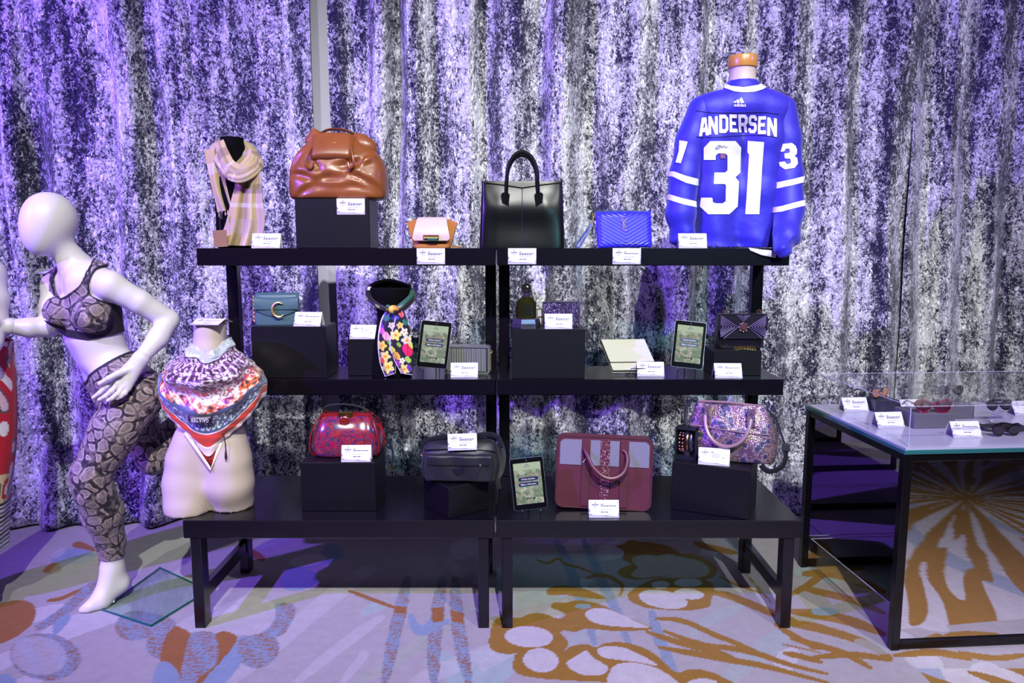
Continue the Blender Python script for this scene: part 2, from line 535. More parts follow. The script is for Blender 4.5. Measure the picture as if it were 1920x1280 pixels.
R2 = lambda p: (900 + p[0] / 3, 920 + p[1] / 3)
R1 = lambda p: (320 + p[0] / 3, 920 + p[1] / 3)
R4 = lambda p: (p[0] / 3.765, 940 + p[1] / 3.765)
R8 = lambda p: (1490 + p[0] / 2.286, 680 + p[1] / 2.286)
SH = []      # (kind, colour key, data)
def blob(R, col, pts): SH.append(('p', col, [R(p) for p in smoothpoly(pts, 4)]))
def stroke(R, col, pts, wd, sc=3.0):
    n = 14; c = [R(spl(pts, i / (n - 1))) for i in range(n)]
    L = []; Rr = []
    for i in range(n):
        a = np.array(c[max(i - 1, 0)]); b = np.array(c[min(i + 1, n - 1)]); t = (b - a) / (np.linalg.norm(b - a) + 1e-9)
        h = wd / sc / 2 * min(1, .45 + 2.2 * min(i, n - 1 - i) / n)
        L.append((c[i][0] - t[1] * h, c[i][1] + t[0] * h)); Rr.append((c[i][0] + t[1] * h, c[i][1] - t[0] * h))
    SH.append(('p', col, L + Rr[::-1]))
def oval(R, col, cx, cy, a, b, rot=0):
    r = math.radians(rot)
    blob(R, col, [(cx + a * math.cos(t) * math.cos(r) - b * math.sin(t) * math.sin(r), cy + a * math.cos(t) * math.sin(r) + b * math.sin(t) * math.cos(r)) for t in np.linspace(0, 2 * PI, 10, endpoint=False)])
# pale sweeping bands
for pts, wd, c in [([(330, 1080), (600, 850), (900, 600), (1150, 420)], 95, 'pale'), ([(700, 1080), (950, 880), (1200, 700)], 60, 'pale'), ([(960, 1080), (1060, 960), (1100, 900)], 50, 'pale'),
                   ([(1050, 1080), (1400, 860), (1800, 560)], 80, 'green'), ([(1350, 1080), (1600, 980), (1900, 860)], 90, 'pale'), ([(200, 780), (400, 720), (600, 640), (720, 590)], 55, 'green'),
                   ([(420, 440), (650, 345), (850, 280)], 60, 'green'), ([(380, 360), (600, 350), (800, 300)], 40, 'green')]: stroke(R1, c, pts, wd)
for pts, wd, c in [([(0, 1000), (250, 820), (500, 620)], 90, 'pale'), ([(1380, 1080), (1500, 960), (1640, 860), (1720, 800)], 120, 'teal'), ([(100, 660), (300, 600), (520, 560)], 90, 'teal'),
                   ([(1180, 800), (1300, 720), (1480, 640)], 60, 'teal'), ([(480, 860), (620, 790), (760, 740)], 70, 'teal')]: stroke(R2, c, pts, wd)
# blue stripes
for pts, wd in [([(1335, 480), (1290, 680), (1250, 850), (1200, 1090)], 74), ([(1530, 480), (1500, 700), (1480, 900), (1480, 1090)], 78), ([(1600, 480), (1610, 700), (1640, 900), (1680, 1090)], 78)]: stroke(R1, 'bluemix', pts, wd)
stroke(R1, 'blue', [(1345, 690), (1375, 765), (1430, 785), (1480, 745), (1570, 735)], 60)
stroke(R1, 'brown', [(1000, 560), (1120, 605), (1270, 660)], 22)
for q in [[(1255, 645), (1328, 652), (1325, 695), (1258, 682)], [(1470, 655), (1542, 655), (1530, 735), (1470, 740)], [(1575, 668), (1648, 690), (1650, 748), (1580, 730)]]: SH.append(('p', 'brown', [R1(p) for p in q]))
for pts, wd in [([(420, 270), (500, 420), (560, 600), (650, 870)], 62), ([(580, 270), (690, 520), (760, 660), (840, 870)], 56), ([(960, 670), (1000, 800), (1060, 950), (1105, 1025)], 66)]: stroke(R2, 'bluemix2', pts, wd)
# left shapes
blob(R1, 'pale', [(20, 775), (120, 700), (300, 640), (450, 590), (590, 640), (590, 700), (520, 790), (400, 812), (150, 800)])
blob(R1, 'bluemix', [(590, 640), (660, 630), (700, 650), (690, 720), (640, 800), (560, 832), (450, 830), (540, 780), (590, 710)])
blob(R1, 'brown', [(-10, 775), (100, 802), (90, 900), (60, 1000), (50, 1090), (-30, 1090)])
blob(R1, 'bluemix', [(100, 802), (262, 808), (240, 950), (170, 1090), (60, 1090), (80, 920)])
blob(R1, 'brown', [(262, 798), (375, 822), (300, 950), (160, 1090), (130, 1090), (220, 960)])
blob(R1, 'blue', [(300, 940), (380, 832), (425, 820), (400, 960), (300, 1080), (170, 1090)])
blob(R1, 'bluemix', [(400, 830), (560, 802), (612, 880), (570, 960), (490, 1000), (400, 970), (380, 900)])
blob(R1, 'blue', [(880, 300), (960, 310), (970, 370), (900, 400), (760, 440), (640, 480), (660, 430), (800, 400)])
oval(R1, 'white', 770, 390, 105, 34, -8); oval(R1, 'blue', 720, 500, 110, 60, -10); oval(R1, 'brown', 480, 360, 60, 22, 30); oval(R1, 'green', 1150, 400, 130, 40, 10)
blob(R4, 'brown', [(-40, 760), (80, 700), (200, 705), (252, 760), (240, 840), (180, 910), (60, 980), (-40, 990)])
oval(R4, 'bluemix', 320, 1095, 252, 165, 5); oval(R4, 'pale', 275, 1085, 198, 136, 8)
blob(R4, 'blue', [(-30, 1230), (60, 1220), (120, 1290), (-30, 1300)])
blob(R4, 'brown', [(300, 490), (390, 425), (440, 480), (380, 508)]); blob(R4, 'brown', [(510, 315), (560, 280), (670, 330), (660, 352)])
stroke(R4, 'brown', [(330, 700), (440, 680), (590, 610)], 26, 3.765); stroke(R4, 'bluemix', [(250, 900), (420, 800), (600, 640), (700, 560)], 70, 3.765)
blob(R4, 'blue', [(420, 350), (560, 330), (665, 365), (640, 420), (480, 440), (360, 420)]); blob(R4, 'green', [(430, 430), (640, 385), (660, 425), (420, 560), (260, 620), (330, 520)])
blob(R4, 'blue', [(380, 860), (470, 790), (500, 820), (440, 900), (380, 950)])
blob(R4, 'bluemix', [(810, 900), (850, 810), (950, 770), (1130, 800), (1240, 850), (1180, 920), (1050, 960), (900, 980)])
blob(R4, 'bluemix', [(1030, 1010), (1080, 930), (1220, 890), (1180, 1000), (1140, 1105), (1060, 1080)])
blob(R4, 'brown', [(1130, 1110), (1200, 905), (1345, 930), (1290, 1120), (1262, 1285), (1200, 1200)])
blob(R4, 'bluemix', [(1350, 940), (1520, 960), (1520, 1150), (1290, 1290), (1300, 1120)])
blob(R4, 'blue', [(1080, 1300), (1120, 1140), (1200, 1140), (1262, 1215), (1262, 1300)])
blob(R4, 'pale', [(360, 380), (420, 330), (470, 340), (400, 400)]); blob(R4, 'green', [(930, 370), (1110, 215), (1330, 210), (1330, 370), (1000, 430)])
# ochre flowers, right
blob(R2, 'ochre', [(50, 850), (75, 740), (130, 705), (220, 714), (290, 688), (360, 690), (440, 718), (480, 700), (460, 680), (400, 655), (415, 630), (480, 628), (560, 615), (680, 640), (800, 695), (960, 765), (940, 782), (760, 788), (600, 775), (540, 792), (470, 785), (455, 800), (480, 830), (500, 860), (470, 900), (440, 912), (220, 915), (130, 915), (70, 895)])
oval(R2, 'white', 275, 820, 137, 60, 3); blob(R2, 'white', [(592, 690), (620, 665), (700, 660), (790, 690), (870, 730), (950, 768), (820, 765), (700, 755), (620, 730)]); oval(R2, 'blue', 580, 648, 48, 14)
blob(R2, 'ochre', [(215, 915), (190, 950), (180, 985), (210, 1025), (300, 1050), (500, 1066), (700, 1076), (760, 1100), (1400, 1100), (1340, 1035), (1260, 1008), (1180, 1002), (1110, 1022), (1060, 985), (980, 915), (880, 868), (780, 850), (700, 858), (650, 880), (600, 862), (520, 872), (465, 905), (430, 915)])
oval(R2, 'white', 342, 952, 100, 68, 5)
blob(R2, 'white', [(598, 898), (640, 940), (715, 985), (715, 1015), (670, 1035), (560, 1030), (490, 980), (500, 950), (550, 925)])
blob(R2, 'white', [(660, 890), (720, 872), (820, 885), (920, 930), (1005, 983), (900, 965), (780, 950), (690, 935)])
blob(R2, 'white', [(740, 1000), (800, 968), (900, 970), (1000, 1000), (1080, 1050), (1100, 1100), (740, 1100)]); oval(R2, 'white', 1250, 1085, 90, 30)
for pts, wd in [([(980, 720), (1080, 720), (1180, 745), (1300, 800), (1450, 860), (1570, 908)], 30), ([(1030, 785), (1150, 832), (1280, 872), (1400, 882), (1560, 915), (1750, 980), (1960, 1030)], 32), ([(1000, 878), (1150, 905), (1270, 925), (1400, 950), (1600, 985), (1960, 1080)], 36), ([(930, 790), (1050, 830), (1180, 870), (1330, 905), (1460, 955)], 34),
                ([(1700, 862), (1810, 885), (1930, 915)], 9), ([(1705, 910), (1800, 930), (1930, 965)], 32), ([(1850, 878), (1930, 888)], 20), ([(1655, 745), (1740, 742), (1850, 752), (1960, 770)], 34), ([(1655, 745), (1740, 800), (1830, 850), (1960, 885)], 36),
                ([(1300, 570), (1400, 590), (1530, 640), (1650, 690), (1780, 730)], 42), ([(1490, 460), (1560, 540), (1650, 640)], 10), ([(315, 385), (380, 408), (440, 380), (480, 412), (560, 432), (700, 490)], 16), ([(600, 490), (650, 475), (720, 480), (800, 530), (785, 590)], 22), ([(1200, 290), (1300, 320), (1450, 350)], 34), ([(1340, 480), (1450, 530), (1600, 580)], 12)]: stroke(R2, 'ochre', pts, wd)
blob(R2, 'ochre', [(372, 565), (400, 540), (480, 530), (600, 555), (712, 606), (600, 602), (480, 585), (390, 585)])
blob(R2, 'ochre', [(760, 310), (800, 300), (850, 275), (900, 285), (960, 290), (1060, 310), (1130, 350), (1200, 355), (1280, 390), (1332, 440), (1320, 480), (1260, 500), (1180, 505), (1130, 520), (1080, 490), (980, 490), (900, 500), (820, 490), (775, 465), (800, 430), (850, 412), (800, 385), (810, 340)])
blob(R2, 'pale', [(860, 375), (930, 360), (1000, 365), (1060, 355), (1120, 370), (1200, 385), (1260, 410), (1290, 450), (1270, 475), (1200, 490), (1100, 490), (1000, 480), (900, 490), (850, 470), (890, 430), (870, 410)])
blob(R2, 'ochre', [(830, 590), (860, 555), (960, 500), (1040, 490), (1200, 490), (1290, 510), (1320, 560), (1300, 610), (1290, 650), (1200, 670), (1100, 672), (950, 660), (860, 630)])
oval(R2, 'white', 1030, 610, 140, 50, 10); oval(R2, 'white', 1175, 580, 85, 30, 5); oval(R2, 'white', 1015, 528, 52, 22); oval(R2, 'white', 1170, 516, 80, 24)
for pts, wd in [([(-30, 1000), (60, 950), (130, 890), (60, 850)], 30), ([(30, 905), (150, 900), (260, 930), (390, 985)], 40), ([(-20, 1065), (100, 1078), (250, 1110), (390, 1165)], 42), ([(-20, 1120), (150, 1150), (300, 1200), (420, 1270)], 34), ([(60, 1265), (250, 1250), (420, 1275)], 26), ([(-20, 1180), (200, 1240), (330, 1310)], 26), ([(20, 960), (120, 985), (260, 1020), (390, 1075)], 30), ([(60, 860), (180, 880), (300, 880)], 24), ([(420, 1255), (600, 1240), (760, 1270)], 30), ([(700, 1240), (850, 1265), (1000, 1250)], 26)]: stroke(R8, 'ochre', pts, wd, 2.286)
oval(R8, 'blue', 130, 1065, 60, 18); oval(R8, 'teal', 330, 1215, 80, 22, 20)

TBL = (1.415, 2.615, 0.0); TBL_RZ = math.radians(4.5)
def reflect(p):
    d = np.array([math.cos(TBL_RZ), math.sin(TBL_RZ)]); n = np.array([-d[1], d[0]])
    q = np.array(p[:2]) - np.array(TBL[:2]); return np.array(p[:2]) - 2 * (q @ n) * n
BURST = reflect(on(1815, 935))
def snoise(x, y, seed):
    r = np.random.default_rng(seed); s = 0
    for k in range(7):
        a = r.uniform(0, 2 * PI); fq = 1.0 * 1.45 ** k; s = s + np.sin((x * math.cos(a) + y * math.sin(a)) * fq + r.uniform(0, 6.28)) / 1.25 ** k
    return s
def carpet(X, Y):
    c = np.tile(BASE, (len(X), 1)); u, v = to_px(X, Y)
    # faint generic ground everywhere
    g = snoise(X * 3.1, Y * 3.1, 3); c[g > 1.7] = PALE; c[g < -2.2] = TEAL
    mixn = snoise(X * 40, Y * 330, 5); mixr = RNG.random(len(X))
    streak = (mixn * .35 + mixr * 1.5) > .95
    cols = {'pale': PALE, 'green': GREEN, 'teal': TEAL, 'blue': BLUE, 'brown': BROWN, 'ochre': OCHRE, 'white': WHITE}
    for kind, col, poly in SH:
        A = np.array(poly); lo = A.min(0); hi = A.max(0)
        m = np.flatnonzero((u > lo[0]) & (u < hi[0]) & (v > lo[1]) & (v < hi[1]) & (Y > 1.2))
        if not len(m): continue
        P = np.stack([u[m], v[m]], 1); ins = np.zeros(len(m), bool); B = np.roll(A, -1, 0)
        for a, b in zip(A, B):
            cr = (a[1] > P[:, 1]) != (b[1] > P[:, 1])
            if cr.any(): ins ^= cr & (P[:, 0] < a[0] + (P[:, 1] - a[1]) / (b[1] - a[1] + 1e-12) * (b[0] - a[0]))
        k = m[ins]
        if col in ('bluemix', 'bluemix2'):
            st = streak[k] if col == 'bluemix' else (mixr[k] > .8)
            c[k] = np.where(st[:, None], BROWN * .4 + BLUE * .6 if col == 'bluemix2' else BROWN * .8 + BLUE * .2, BLUE)
        elif col in ('pale', 'green', 'teal'): c[k] = c[k] * .45 + cols[col] * .55
        else: c[k] = cols[col]
    # radiating ochre flower in front of the glass display table
    dx, dy = X - BURST[0], Y - BURST[1]; r = np.hypot(dx, dy); a = np.arctan2(dy, dx)
    s = np.zeros_like(r)
    for k, (n_, w_) in enumerate([(19, 1.0), (31, .95), (11, .55), (53, .5)]):
        ph = RNG.uniform(0, 6.28); s += w_ * np.sin(a * n_ + ph + 1.3 * np.sin(r * 5.0 + a * 3 + k) * .5) * np.clip(r * (1.6 + k), 0, 1)
    s += .75 * np.sin(a * 71 + 3.0 * np.sin(r * 4.3)) * np.clip(r - .45, 0, 1)
    z = ((r < 1.55) & (Y < 2.45) & (X > .75)) | ((r < 2.4) & (Y < 2.5) & (X > 1.45))
    thr = -.25 + .55 * np.clip((r - .9) / .7, 0, 1)
    c[z & (s > thr)] = OCHRE
    c[z & (s <= thr)] = WHITE
    q = z & (s <= thr) & (np.sin(a * 6 + r * 6) > .86); c[q] = BLUE * .7 + WHITE * .3
    return c
def patch(x0, x1, y0, y1, h):
    nx = max(2, int(round((x1 - x0) / h)) + 1); ny = max(2, int(round((y1 - y0) / h)) + 1)
    gx, gy = np.meshgrid(np.linspace(x0, x1, nx), np.linspace(y0, y1, ny))
    i = np.arange(nx * ny).reshape(ny, nx)
    Q = np.stack([i[:-1, :-1].ravel(), i[:-1, 1:].ravel(), i[1:, 1:].ravel(), i[1:, :-1].ravel()], 1)
    return np.stack([gx.ravel(), gy.ravel(), np.zeros(nx * ny)], 1), Q
fv = []; ff = []; base = 0
for a in [(-2.6, 2.4, 2.1, 3.95, .0062), (.8, 3.8, .1, 2.1, .0125), (-2.6, .8, .1, 2.1, .08), (2.4, 3.8, 2.1, 3.95, .05), (-5.5, -2.6, -3.5, 4.6, .1), (3.8, 5.5, -3.5, 4.6, .1), (-2.6, 3.8, -3.5, .1, .1), (-2.6, 3.8, 3.95, 4.6, .05)]:
    v_, q_ = patch(*a); fv.append(v_); ff.append(q_ + base); base += len(v_)
fv = np.vstack(fv); ff = np.vstack(ff)
t = NT('patterned_carpet'); va = t.n('ShaderNodeVertexColor'); va.layer_name = 'Col'
vec = t.coord((1, 1, 1)); nz = t.noise(t.coord((260, 420, 1)), 1.0, 2, .6); n2 = t.noise(vec, 22, 4, .6)
cc = t.mix(1.0, va.outputs[0], t.ramp(nz, [(.3, .70), (.72, 1.08)]), 'MULTIPLY'); cc = t.mix(1.0, cc, t.ramp(n2, [(.3, .86), (.7, 1.0)]), 'MULTIPLY')
t.col(cc); t.p(rough=.95, spec=.15, sheen=.15); t.bump(nz, .35, .002)
fo = make('floor', fv, ff, t.m, cols=carpet(fv[:, 0], fv[:, 1]), smooth=False); struct(fo, 'patterned hall carpet in grey lilac, blue and ochre flowers')

# ------------------------------------------------------------------ crushed velvet curtains
t = NT('crushed_velvet_silver')
vec = t.coord((1, 1, .75))
n1 = t.noise(vec, 70, 5, .68, 1.2)                  # crushed flecks
n2 = t.noise(t.coord((1, 1, .11)), 11.0, 3, .55)     # broad streaks along the folds
n3 = t.noise(vec, 13, 3, .6, .8)
s = t.math('ADD', n1, t.math('ADD', t.math('MULTIPLY', n2, .52), t.math('MULTIPLY', n3, .36)))
pile = t.ramp(t.math('MULTIPLY', t.math('SUBTRACT', s, .875), 5.5), [(0.0, 0.0), (1.0, 1.0)])
t.col(t.mix(pile, C(34, 34, 62), C(238, 238, 242)))
t.p(rough=t.ramp(pile, [(0, .36), (1, .33)]), metal=.50, spec=.5, sheen=.20, sheenr=.35)
hgt = t.math('ADD', t.math('MULTIPLY', n1, .8), t.math('ADD', t.math('MULTIPLY', n3, 2.2), t.math('MULTIPLY', n2, 1.5)))
t.bump(hgt, .55, .035)
M['velvet'] = t.m
def cur_y(x):
    return 4.07 - .20 * np.clip((-x - 1.5) / .8, 0, 1)
def curtain(name, label, x0, x1, seed, lean=0.0, amp=(.03, .085), wl=(.06, .19), hem=0.0, yoff=0.0):
    r = np.random.default_rng(seed)
    kx = [x0]; ky = [r.uniform(*amp)]; sg = -1
    while kx[-1] < x1:
        kx.append(kx[-1] + r.uniform(*wl)); ky.append(sg * r.uniform(*amp)); sg = -sg
    kx = np.array(kx); ky = np.array(ky)
    nx = int((x1 - x0) / .011); nz_ = 84
    X = np.linspace(x0, x1, nx); Z = np.linspace(0.0, 3.7, nz_)
    V = np.empty((nz_, nx, 3))
    for j, z in enumerate(Z):
        xs = X + .05 * np.sin(z * 1.3 + seed) * .5 + .012 * np.sin(z * 3.1 + X * 4)
        i = np.clip(np.searchsorted(kx, xs) - 1, 0, len(kx) - 2)
        u = np.clip((xs - kx[i]) / (kx[i + 1] - kx[i]), 0, 1); u = u * u * (3 - 2 * u)
        f = ky[i] + (ky[i + 1] - ky[i]) * u
        f = f * (.75 + .25 * np.sin(z * .9 + X * 1.7 + seed)) + .008 * np.sin(X * 31 + z * 2.2) + .006 * np.sin(z * 7 + X * 9)
        lowz = max(0, .35 - z) / .35
        V[j, :, 0] = X + lean * (z - 1.5)
        V[j, :, 1] = cur_y(X) + yoff - f - .05 * lowz * (1 + .5 * np.sin(X * 5 + seed))
        V[j, :, 2] = z + (0.004 if j else 0.012 + hem * .5 * (1 + np.sin(X * 7)))
    V = V.reshape(-1, 3); i = np.arange(nx * nz_).reshape(nz_, nx)
    Q = np.stack([i[:-1, :-1].ravel(), i[:-1, 1:].ravel(), i[1:, 1:].ravel(), i[1:, :-1].ravel()], 1)
    V, T = thick(V, Q, -.006)
    return tag(make(name, V, T, M['velvet'], sharp=0), label, 'curtain', 'crushed velvet curtain panels along the back')
curtain('velvet_curtain', 'silver crushed velvet curtain panel behind the running mannequin, left of the plain fabric strip', -4.6, -1.045, 5)
curtain('velvet_curtain', 'wide silver crushed velvet curtain panel behind the shelves and the blue jersey', -.952, 2.122, 12, hem=0)
curtain('velvet_curtain', 'silver crushed velvet curtain panel rightmost, behind the sunglasses table', 2.120, 4.8, 23, yoff=.05)
t = mat('plain_grey_drape', C(186, 182, 204), .8, sheen=.2, bump=(30, .1, .004))
m = MB(); m.grid(lambda a, b: (-1.16 + .26 * a, 4.175 - .03 * math.sin(a * PI) + .004 * math.sin(b * 9), .01 + 3.68 * b), 9, 30)
V, T = thick(np.array(m.v), np.array(m.f), -.005)
tag(make('drape_strip', V, T, t, sharp=0), 'plain flat grey fabric strip showing between two velvet curtain panels', 'drape')
m = MB(); m.box(-5.5, 5.5, 4.42, 4.5, 0, 4.2); struct(m.build('wall_back', mat('hall_wall_dark', C(40, 38, 48), .8), smooth=False))

# ================================================================== BLACK SHELF UNITS
Z_B, Z_M, Z_T = .445, .952, 1.489
Y_BF, Y_BB, Y_SF, Y_SB = 2.775, 3.345, 3.035, 3.385
def shelf_unit(label, x0, x1):
    o = thing('display_shelf_unit', label, 'shelf', ((x0 + x1) / 2, (Y_BF + Y_BB) / 2, 0), group='black tiered display shelf units')
    ox, oy = o.location.x, o.location.y
    def bx(name, *a, b=.003):
        q = list(a); q[0] -= ox; q[1] -= ox; q[2] -= oy; q[3] -= oy
        return MB().box(*q, b).build(name, M['black_wood'], o, smooth=False)
    bx('bench_top', x0, x1, Y_BF, Y_BB, Z_B - .072, Z_B)
    for xa in (x0 + .022, x1 - .064):
        for ya in (Y_BF + .006, Y_BB - .068): bx('leg', xa, xa + .042, ya, ya + .062, 0, Z_B - .072)
        bx('side_rail', xa + .006, xa + .036, Y_BF + .066, Y_BB - .068, .10, .155)
    for xa in (x0 + .002, x1 - .05): bx('upright_post', xa, xa + .048, Y_SB - .052, Y_SB - .002, Z_B, Z_T - .07)
    bx('middle_shelf', x0, x1, Y_SF, Y_SB, Z_M - .066, Z_M)
    bx('top_shelf', x0, x1, Y_SF, Y_SB, Z_T - .07, Z_T)
    return o
shelf_unit('black wooden three-tier display shelf holding the brown bag and cream bust form', -1.275, -.069)
shelf_unit('black wooden three-tier display shelf holding the black tote and blue jersey', -.061, 1.122)

# ================================================================== GLASS DISPLAY TABLE
TW, TD, TH = 1.35, .76, .775
tb = thing('display_table', 'black framed display table with mirrored panels and a thick glass top', 'table', TBL, TBL_RZ)
M['frame_black'] = mat('black_lacquered_metal', C(12, 11, 14), .25, .2)
for x in (0, TW - .032):
    for y in (0, TD - .032): MB().box(x, x + .032, y, y + .032, 0, TH - .022, .002).build('leg', M['frame_black'], tb, smooth=False)
for y in (0, TD - .032):
    MB().box(.032, TW - .032, y + .002, y + .030, .004, .036, .002).build('bottom_rail', M['frame_black'], tb, smooth=False)
    MB().box(.032, TW - .032, y + .002, y + .030, TH - .050, TH - .022, .002).build('top_rail', M['frame_black'], tb, smooth=False)
for x in (0, TW - .032): MB().box(x + .002, x + .030, .032, TD - .032, TH - .05, TH - .022, .002).build('top_rail', M['frame_black'], tb, smooth=False)
MB().box(.030, TW - .030, .012, .020, .034, TH - .048).build('mirror_panel', M['mirror'], tb, smooth=False)
MB().box(.030, TW - .030, TD - .020, TD - .012, .034, TH - .048).build('mirror_panel', M['mirror'], tb, smooth=False)
MB().box(-.004, TW + .004, -.004, TD + .004, TH - .022, TH - .006, .0015).build('glass_edge_plate', mat('green_edge_glass', C(40, 92, 96), .08, spec=.8, coat=.5), tb, smooth=False)['label'] = 'thick glass plate with a teal edge'
MB().box(.004, TW - .004, .004, TD - .004, TH - .006, TH).build('table_surface', mat('frosted_grey_surface', C(160, 156, 178), .30, spec=.6, coat=.3), tb, smooth=False)
def tbl(x, y, z=0.0):
    c, s_ = math.cos(TBL_RZ), math.sin(TBL_RZ)
    return (TBL[0] + c * x - s_ * y, TBL[1] + s_ * x + c * y, TH + z)
def tbl_px(u, v):
    """table-local x, y of a point seen on the table top"""
    p = on(u, v, TH); c, s_ = math.cos(TBL_RZ), math.sin(TBL_RZ)
    dx, dy = p[0] - TBL[0], p[1] - TBL[1]; return c * dx + s_ * dy, -s_ * dx + c * dy
def acrylic_box(name, label, loc, rz, W_, D_, H_, bottom):
    o = thing(name, label, 'display cover', loc, rz); g = .004
    MB().box(0, W_, 0, g, 0, H_).build('pane', M['acrylic'], o, smooth=False)
    MB().box(0, W_, D_ - g, D_, 0, H_).build('pane', M['acrylic'], o, smooth=False)
    MB().box(0, g, g, D_ - g, 0, H_).build('pane', M['acrylic'], o, smooth=False)
    MB().box(W_ - g, W_, g, D_ - g, 0, H_).build('pane', M['acrylic'], o, smooth=False)
    if not bottom: MB().box(0, W_, 0, D_, H_, H_ + g).build('lid_pane', M['acrylic'], o, smooth=False)
    # pale opaque strips along the rims, their glint put into the colour
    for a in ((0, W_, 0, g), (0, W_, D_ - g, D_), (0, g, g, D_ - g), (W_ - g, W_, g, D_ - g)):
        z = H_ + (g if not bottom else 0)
        MB().box(a[0], a[1], a[2], a[3], z, z + .0012).build('edge_glint_strip', M['acr_edge'], o, smooth=False)
    MB().box(-.0012, .0012, -.0012, .0012, 0, H_).build('edge_glint_strip', M['acr_edge'], o, smooth=False)
M['acr_edge'] = mat('acrylic_edge_painted_glint', C(170, 170, 196), .2, spec=.8)
acrylic_box('acrylic_cover', 'clear acrylic cover box over the sunglasses on the glass display table', tbl(.03, .03, .0006), TBL_RZ, TW - .08, TD - .06, .142, False)
c_, s_ = math.cos(TBL_RZ), math.sin(TBL_RZ)
acrylic_box('acrylic_cover', 'clear acrylic tray standing on the carpet under the glass display table', (TBL[0] + .036 * c_ - .036 * s_, TBL[1] + .036 * s_ + .036 * c_, .001), TBL_RZ, TW - .08, TD - .072, .142, True)
# ================================================================== REPEATED DISPLAY PIECES
def quad(m, x0, x1, t0, t1, y=-.0009): m.add([(x0, y, t0), (x1, y, t0), (x1, y, t1), (x0, y, t1)], [(0, 1, 2, 3)])
CW, CH = .114, .064
def words(m, x0, x1, z, h, seed):
    r = random.Random(seed); x = x0
    while x < x1 - .002:
        w_ = min(r.uniform(.004, .011), x1 - x); quad(m, x, x + w_, z - h / 2, z + h / 2); x += w_ + .0018
_cards = {}
def card_meshes(var):
    if var in _cards: return _cards[var]
    pt = lambda s_, t_: (-CW / 2 + s_ * CW, CH * (1 - t_))
    ink = MB(); pale = MB(); fa = MB(); fb = MB()
    X = lambda s_: -CW / 2 + s_ * CW
    Zc = lambda t_: CH * (1 - t_)
    # crest over a short wordmark
    quad(ink, X(.205), X(.235), Zc(.17), Zc(.13)); quad(pale, X(.19), X(.25), Zc(.215), Zc(.185)); quad(pale, X(.21), X(.23), Zc(.12), Zc(.09))
    words(ink, X(.11), X(.33), Zc(.27), .0036, 3); words(pale, X(.15), X(.29), Zc(.345), .003, 4); words(pale, X(.15), X(.29), Zc(.45), .0016, 5)
    words(ink, X(.40), X(.48), Zc(.25), .0026, 6)
    if var == 'list':
        for k in range(4): words(pale, X(.43), X(.70 - .03 * (k % 2)), Zc(.33 + .07 * k), .0022, 20 + k)
        pale.add([(X(.80), -.0009, Zc(.50)), (X(.84), -.0009, Zc(.56)), (X(.80), -.0009, Zc(.62)), (X(.76), -.0009, Zc(.56))], [(0, 1, 2, 3)])
    else:
        words(ink, X(.40), X(.93), Zc(.335), .0030, 8 + len(var))
        if var == 'two': words(ink, X(.40), X(.86), Zc(.405), .0030, 12)
        words(pale, X(.40), X(.78), Zc(.55), .0018, 14); words(ink, X(.40), X(.66), Zc(.69), .0030, 15)
    z0 = .0015
    for pts, mm in [([(0, .84), (.30, .87), (.34, 1), (0, 1)], fa), ([(.30, .87), (.62, .90), (.66, 1), (.34, 1)], fa), ([(.62, .90), (.92, .94), (.97, 1), (.66, 1)], fa), ([(0, .78), (.16, .82), (.02, .86)], fb), ([(.40, .87), (.72, .90), (.60, .93)], fb), ([(.70, .93), (.90, .96), (.76, .97)], fb), ([(0, .5), (.05, .6), (.02, .7), (0, .74)], fb), ([(1, .62), (.97, .8), (.93, .96), (1, 1)], fa)]:
        mm.add([(pt(*q)[0], -.0007, pt(*q)[1] + (z0 if q[1] > .99 else 0)) for q in pts][::-1], [tuple(range(len(pts)))])
    out = []
    for nm, mm, mt in (('print', ink, M['ink']), ('fine_print', pale, M['ink_pale']), ('facet_border', fa, M['facet']), ('facet_border', fb, M['facet2'])):
        me = bpy.data.meshes.new(nm); me.from_pydata(mm.v, [], mm.f); me.materials.append(mt); out.append((nm, me))
    _cards[var] = out; return out
def card(label, loc, rz=0.0, var='one', style='tent', tilt=28, k=1.0, group='white auction description cards', roll=0.0):
    """tent card: front panel leans back to a ridge; hanging card: vertical panel with a top flap"""
    o = thing('description_card', label, 'card', loc, rz, group)
    o.scale = (k, k, k); o.rotation_euler[1] = roll
    r = math.radians(tilt if style == 'tent' else 0)
    fr = MB().box(-CW / 2, CW / 2, -.0006, .0006, 0, CH).build('front_panel', M['card'], o, smooth=False)
    if style == 'tent':
        d = CH * math.sin(r); fr.location = (0, -d, 0); fr.rotation_euler = (-r, 0, 0)
        bk = MB().box(-CW / 2, CW / 2, -.0006, .0006, 0, CH).build('back_panel', M['card'], o, smooth=False)
        bk.location = (0, d + .001, 0); bk.rotation_euler = (r, 0, 0)
    else:
        MB().box(-CW / 2, CW / 2, .0006, .04, CH - .0012, CH).build('top_flap', M['card'], o, smooth=False)
    for nm, me in card_meshes(var):
        p = bpy.data.objects.new(nm, me); COL.objects.link(p); p.parent = fr; p['kind'] = 'stuff'
    return o
def riser(label, x0, x1, y0, y1, z0, z1, rz=0.0, name='display_riser'):
    o = MB().box(-(x1 - x0) / 2, (x1 - x0) / 2, -(y1 - y0) / 2, (y1 - y0) / 2, 0, z1 - z0, .0025).build(name, M['black_box'], None, smooth=False)
    o.location = ((x0 + x1) / 2, (y0 + y1) / 2, z0); o.rotation_euler = (0, 0, rz)
    return tag(o, label, 'riser box', 'black display riser boxes')

